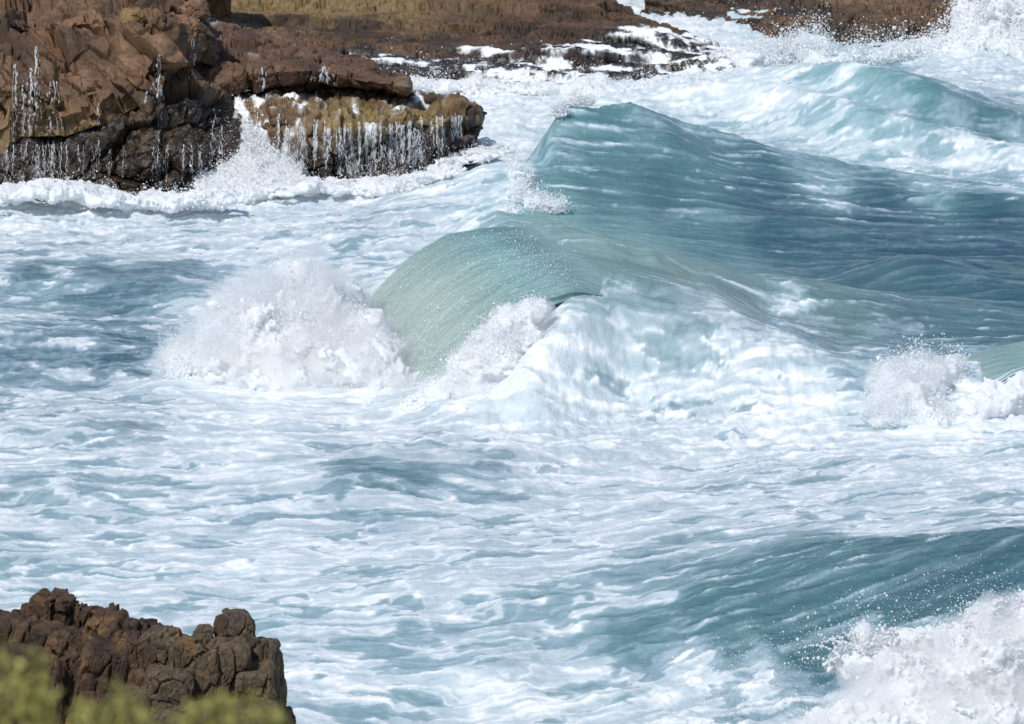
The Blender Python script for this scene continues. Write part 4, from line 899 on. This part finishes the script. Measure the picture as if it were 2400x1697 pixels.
# white water heaped against the rocks
heap = thing('shore_break', 'white water heaped along the foot of the headland', 'foam')
HS = []
for px in np.linspace(-20, 500, 24): HS.append((px + rng.uniform(-10, 10), np.interp(px, [-20, 100, 200, 300, 480], [455, 445, 450, 478, 468]) + rng.uniform(-4, 6), 91.6 + rng.uniform(-1.2, .5), rng.uniform(.25, .6), rng.uniform(.4, .9), rng.uniform(.05, .17)))
puffs('churned_water', heap, HS, .035, .26, 2.2, 29)
P1 = spray_pts(HS, 9000, 1.2, .25); droplets('flying_drops', P1, dsize(len(P1), .010), heap)
heap2 = thing('shore_break', 'white water heaped along the foot of the dripping block', 'foam')
HS = []
for px in np.linspace(560, 1140, 22): HS.append((px, np.interp(px, [560, 700, 900, 1000, 1140], [452, 436, 438, 410, 350]) + rng.uniform(-4, 6), np.interp(px, [560, 900, 1000, 1140], [93.2, 93.6, 94.8, 97.5]) + rng.uniform(-.8, .3), rng.uniform(.22, .5), rng.uniform(.35, .8), rng.uniform(.05, .14)))
puffs('churned_water', heap2, HS, .035, .26, 2.2, 31)
P1 = spray_pts(HS, 8000, 1.2, .25); droplets('flying_drops', P1, dsize(len(P1), .010), heap2)
heap3 = thing('shore_break', 'white water breaking along the foot of the far platform', 'foam')
HS = []
for px in np.linspace(900, 1780, 22): HS.append((px, np.interp(px, [900, 1110, 1300, 1690, 1780], [185, 208, 210, 200, 165]) + rng.uniform(-4, 5), np.interp(px, [900, 1300, 1690, 1780], [110.2, 109.8, 110.3, 111.8]), rng.uniform(.3, .7), .5, rng.uniform(.08, .25)))
puffs('churned_water', heap3, HS, .045, .30, 1.8, 37)
P1 = spray_pts(HS, 14000, 1.5, .6); droplets('flying_drops', P1, dsize(len(P1), .011), heap3)
# crest spray on the far peak and the middle crest
crest = thing('crest_spray', 'thin veil of spray blowing off the far teal peak', 'spray')
CS = [(1345, 245, 94.2, .25, .3, .08), (1310, 262, 93, .22, .3, .14), (1370, 240, 94.5, .25, .3, .08)]
P1 = spray_pts(CS, 5000, 1.4, .25, .4); droplets('flying_drops', P1, dsize(len(P1), .010), crest)
mids = thing('crest_spray', 'white splash with fingers on the middle crest behind the curl', 'spray')
MS = [(1225, 425, 87.6, .30, .3, .34), (1215, 470, 86.8, .28, .3, .28), (1255, 480, 86.4, .32, .3, .24), (1200, 405, 88, .16, .2, .22), (1300, 485, 86.2, .3, .3, .14), (1215, 500, 86, .3, .3, .15)]
puffs('churned_water', mids, [(a, b, c, d * .7, e * .7, f * .7) for a, b, c, d, e, f in MS], .026, .26, 2.6, 43)
P1 = spray_pts(MS, 14000, 1.2, .2); droplets('flying_drops', P1, dsize(len(P1), .009), mids)
# far right spray
fr = thing('spray_burst', 'white spray exploding against the ledge in the top right corner', 'spray')
FS = [(2330, 70, 119, 1.3, 1, .9), (2250, 110, 118.5, .9, .8, .5), (2420, 30, 119.3, 1.1, 1, 1.0), (2160, 125, 118, .7, .7, .3), (2380, 120, 117.5, 1, .8, .4), (2280, 40, 119.3, .6, .6, .5)]
puffs('churned_water', fr, [(a, b, c, d * .85, e * .85, f * .85) for a, b, c, d, e, f in FS], .05, .5, 1.3, 47)
P1 = spray_pts(FS, 30000, 1.1, .5); droplets('flying_drops', P1, dsize(len(P1), .014), fr)
fm = thing('spray_burst', 'fan of white spray over the dark ledge behind the far turquoise wave', 'spray')
FS = [(1850, 130, 112, .8, .6, .4), (1780, 150, 111.5, .7, .6, .4), (1950, 140, 109, .8, .6, .25), (2050, 130, 108, .8, .6, .25), (1900, 105, 113, .6, .6, .35), (2120, 120, 109, .6, .6, .22), (1720, 130, 114, .7, .6, .3)]
puffs('churned_water', fm, [(a, b, c, d * .75, e * .75, f * .7) for a, b, c, d, e, f in FS], .04, .40, 1.6, 51)
P1 = spray_pts(FS, 30000, 1.5, .6); droplets('flying_drops', P1, dsize(len(P1), .012), fm)

# ------------------------------------------------------------------ foreground rock
fore = thing('foreground_rock', 'jagged dark brown rock of upright blocks at the bottom left', 'rock')
NP_ = [(.030, .019, .013), (.062, .038, .024), (.10, .062, .037), (.135, .090, .055), (.11, .092, .072)]
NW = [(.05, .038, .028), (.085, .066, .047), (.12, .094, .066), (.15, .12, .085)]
JB = [((.34, .26, .7), (0, 0, 10), .028, .05, .06), ((.13, .11, .2), (0, 20, 0), .014, .012, .08)]
def rust(Q, col, n1, n2, n3):
    col = col * np.array((1.12, 1.0, .84)); r_ = sstep(.12, .42, n1 + .6 * n2); return lerp3(col, np.array((.20, .10, .03)) * (1 + .4 * n3[..., None]), .6 * r_)
# (px centre, py top, half width px, py bottom, Y, lean, palette)
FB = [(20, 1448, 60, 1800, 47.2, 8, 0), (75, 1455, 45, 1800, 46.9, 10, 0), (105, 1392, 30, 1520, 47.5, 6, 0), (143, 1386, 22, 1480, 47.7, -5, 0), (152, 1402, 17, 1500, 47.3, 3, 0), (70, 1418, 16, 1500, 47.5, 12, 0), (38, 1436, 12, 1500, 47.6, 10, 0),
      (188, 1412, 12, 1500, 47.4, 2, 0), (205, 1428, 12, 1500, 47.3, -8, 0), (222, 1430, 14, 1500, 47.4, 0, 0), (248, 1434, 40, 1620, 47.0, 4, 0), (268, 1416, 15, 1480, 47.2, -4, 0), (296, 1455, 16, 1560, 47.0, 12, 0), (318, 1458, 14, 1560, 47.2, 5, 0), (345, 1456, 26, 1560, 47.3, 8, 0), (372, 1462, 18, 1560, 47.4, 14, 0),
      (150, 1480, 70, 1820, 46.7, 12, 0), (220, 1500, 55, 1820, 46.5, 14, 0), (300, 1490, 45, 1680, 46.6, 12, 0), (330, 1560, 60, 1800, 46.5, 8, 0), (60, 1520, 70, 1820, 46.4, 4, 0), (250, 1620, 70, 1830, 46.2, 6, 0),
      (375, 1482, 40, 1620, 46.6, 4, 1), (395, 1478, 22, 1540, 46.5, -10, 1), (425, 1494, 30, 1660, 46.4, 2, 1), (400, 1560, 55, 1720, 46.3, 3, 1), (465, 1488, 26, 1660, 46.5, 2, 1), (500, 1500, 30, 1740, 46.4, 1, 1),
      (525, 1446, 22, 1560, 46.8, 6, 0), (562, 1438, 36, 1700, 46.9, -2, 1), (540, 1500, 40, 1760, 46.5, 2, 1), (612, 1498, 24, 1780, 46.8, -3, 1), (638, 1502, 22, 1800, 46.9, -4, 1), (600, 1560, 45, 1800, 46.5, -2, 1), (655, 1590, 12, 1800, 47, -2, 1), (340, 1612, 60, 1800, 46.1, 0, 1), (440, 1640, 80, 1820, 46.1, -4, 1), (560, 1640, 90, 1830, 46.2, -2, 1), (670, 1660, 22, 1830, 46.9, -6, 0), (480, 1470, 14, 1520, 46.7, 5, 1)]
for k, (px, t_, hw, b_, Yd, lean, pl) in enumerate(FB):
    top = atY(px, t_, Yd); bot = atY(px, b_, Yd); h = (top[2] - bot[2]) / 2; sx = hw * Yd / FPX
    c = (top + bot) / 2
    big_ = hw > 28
    rounded_block('stone', fore, c, (sx * 1.08, sx * rng.uniform(.9, 1.4) + .06, h), (rng.uniform(-5, 5), lean, rng.uniform(-25, 25)), 34 if big_ else 22, rng.uniform(5.0, 10.0), JB, [(2.2, .035, 4), (12, .010, 3)], 100 + k * 7, (NP_, NW)[pl], M_ROCK_NEAR, tintf=rust, shade=(.74, .98)[pl])  # right-hand slabs get a lighter colour, sunlit faces painted in
# mass they stand on
rock('rock_base', fore, [
    [('w', -12, 45.2, -1.5), ('w', -4.5, 45.2, -1.5), ('w', -3, 45.5, -1.5), ('w', -2.35, 46.6, -1.5)],
    [('w', -12, 45.8, 1.2), ('w', -4.5, 45.8, 1.2), ('w', -3.3, 46.0, 1.2), ('w', -2.7, 46.6, 1.2)],
    [('w', -12, 46.8, 2.6), ('w', -6, 46.8, 2.55), ('w', -4.4, 46.9, 2.3), ('w', -3.2, 46.9, 2.1), ('w', -2.9, 46.9, 2.0)],
    [('w', -12, 47.6, 2.4), ('w', -6, 47.5, 2.3), ('w', -4.4, 47.4, 2.0), ('w', -2.9, 47.2, 1.8)],
    [('w', -12, 48.8, -1.5), ('w', -6, 48.4, -1.5), ('w', -4.4, 48.2, -1.5), ('w', -2.6, 47.9, -1.5)]],
    200, 120, blocks=JB, fb=[(1.5, .15, 4), (8, .03, 3)], seed=61, pal=NP_, mat=M_ROCK_NEAR)

# ------------------------------------------------------------------ hillside and shrubs under the camera
def hill_mat():
    m, t, out, N, L = new_mat('dry_soil')
    nz = N('TexNoise'); nz.inputs['Scale'].default_value = 5; nz.inputs['Detail'].default_value = 6
    geo = N('NewGeometry'); L(geo.outputs['Position'], nz.inputs['Vector'])
    p = N('BsdfPrincipled'); p.inputs['Roughness'].default_value = .9
    L(mixc(N, L, nz.outputs['Fac'], (.07, .06, .03), (.12, .12, .05)), p.inputs['Base Color']); L(p.outputs[0], out.inputs['Surface'])
    return m
hx, hy = np.meshgrid(np.linspace(-40, 40, 120), np.linspace(-12, 40, 90))
hz = np.interp(hy, [-12, -2, 2, 6, 10, 14, 22, 30, 40], [15, 14.3, 14.0, 13.2, 12.0, 9.0, 4.0, .8, -1.5]) + .35 * fbm2(hx * .3, hy * .3, 4, 3) + .05 * fbm2(hx * 2, hy * 2, 3, 8)
hill = mesh_np('hillside', np.stack([hx, hy, hz], -1), grid_faces(90, 120), hill_mat()); tag(hill, kind='structure'); hill['label'] = 'dry grassy slope below the viewpoint'
def leaf_mat():
    m, t, out, N, L = new_mat('shrub_leaf')
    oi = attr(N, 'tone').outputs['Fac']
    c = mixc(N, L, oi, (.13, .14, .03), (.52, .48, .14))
    p = N('BsdfPrincipled'); p.inputs['Roughness'].default_value = .5; L(c, p.inputs['Base Color'])
    tr = N('BsdfTranslucent'); L(c, tr.inputs[0]); ms = N('MixShader'); ms.inputs[0].default_value = .35
    L(p.outputs[0], ms.inputs[1]); L(tr.outputs[0], ms.inputs[2]); L(ms.outputs[0], out.inputs['Surface']); return m
M_LEAF = leaf_mat()
m_, t_, o_, N_, L_ = new_mat('shrub_stem'); p_ = N_('BsdfPrincipled'); p_.inputs['Base Color'].default_value = (.10, .07, .04, 1); L_(p_.outputs[0], o_.inputs['Surface']); M_STEM = m_
def shrub(label, tips, Yd, nleaf):
    c0 = atY(np.mean([t[0] for t in tips]), 1900, Yd); gz = np.interp(Yd, [-12, -2, 2, 6, 10, 14, 22], [15, 14.3, 14.0, 13.2, 12.0, 9.0, 4.0]) - .1
    root = np.array((c0[0], Yd, gz)); s = thing('shrub', label, 'shrub', loc=tuple(root))
    Lv = []; Lf = []; tone = []; k = 0
    for (px, py, dy) in tips:
        tip = atY(px, py, Yd + dy) - root
        base = np.array((tip[0] * .5 + rng.normal(0, .05), tip[1] * .5, 0))
        mid = base * .4 + tip * .6 + np.array((rng.normal(0, .04), rng.normal(0, .04), -.05))
        tt = np.linspace(0, 1, 9)[:, None]; pts = (1 - tt)**2 * base + 2 * tt * (1 - tt) * mid + tt**2 * tip
        V, F = tube(pts, np.linspace(.012, .003, 9)); mesh_np('stem', V, F, M_STEM, s)
        for _ in range(nleaf):
            t = rng.beta(2.2, 1.0); p = (1 - t)**2 * base + 2 * t * (1 - t) * mid + t**2 * tip + rng.normal(0, .012, 3)
            d = rng.normal(size=3) + np.array((0, 0, .9)); d /= np.linalg.norm(d); sd_ = np.cross(d, rng.normal(size=3)); sd_ /= np.linalg.norm(sd_); nn = np.cross(d, sd_)
            ln = rng.uniform(.018, .036); wd = ln * .33
            Lv += [p, p + d * ln * .35 + sd_ * wd * .9 + nn * .002, p + d * ln * .75 + sd_ * wd * .7, p + d * ln - nn * .003, p + d * ln * .75 - sd_ * wd * .7, p + d * ln * .35 - sd_ * wd * .9 + nn * .002]
            Lf += [[k, k + 1, k + 2, k + 3], [k, k + 3, k + 4, k + 5]]; k += 6
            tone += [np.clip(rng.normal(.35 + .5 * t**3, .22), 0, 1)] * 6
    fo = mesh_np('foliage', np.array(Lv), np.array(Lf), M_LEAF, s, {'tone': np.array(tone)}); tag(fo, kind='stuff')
    return s
def tips(xs, yf, n, jit=18):
    return [(x + rng.normal(0, 8), yf(x) + abs(rng.normal(0, jit)), rng.uniform(-.25, .25)) for x in np.linspace(xs[0], xs[1], n)]
shrub('blurred taller yellow-green shrub in the very corner at the bottom left', [(80, 1520, 0), (15, 1535, .1), (50, 1560, 0), (90, 1570, .1), (100, 1600, .05), (60, 1590, -.1), (-30, 1580, 0), (30, 1620, -.15), (110, 1640, -.1), (-60, 1600, .1), (0, 1650, -.2), (70, 1660, -.2), (120, 1690, -.15), (40, 1700, -.2)], 9.0, 90)
shrub('blurred low yellow-green shrub along the bottom edge under the jagged rock', tips((140, 690), lambda x: np.interp(x, [140, 250, 300, 360, 420, 480, 560, 610, 700], [1690, 1640, 1622, 1680, 1670, 1628, 1640, 1622, 1705]), 34), 8.6, 70)
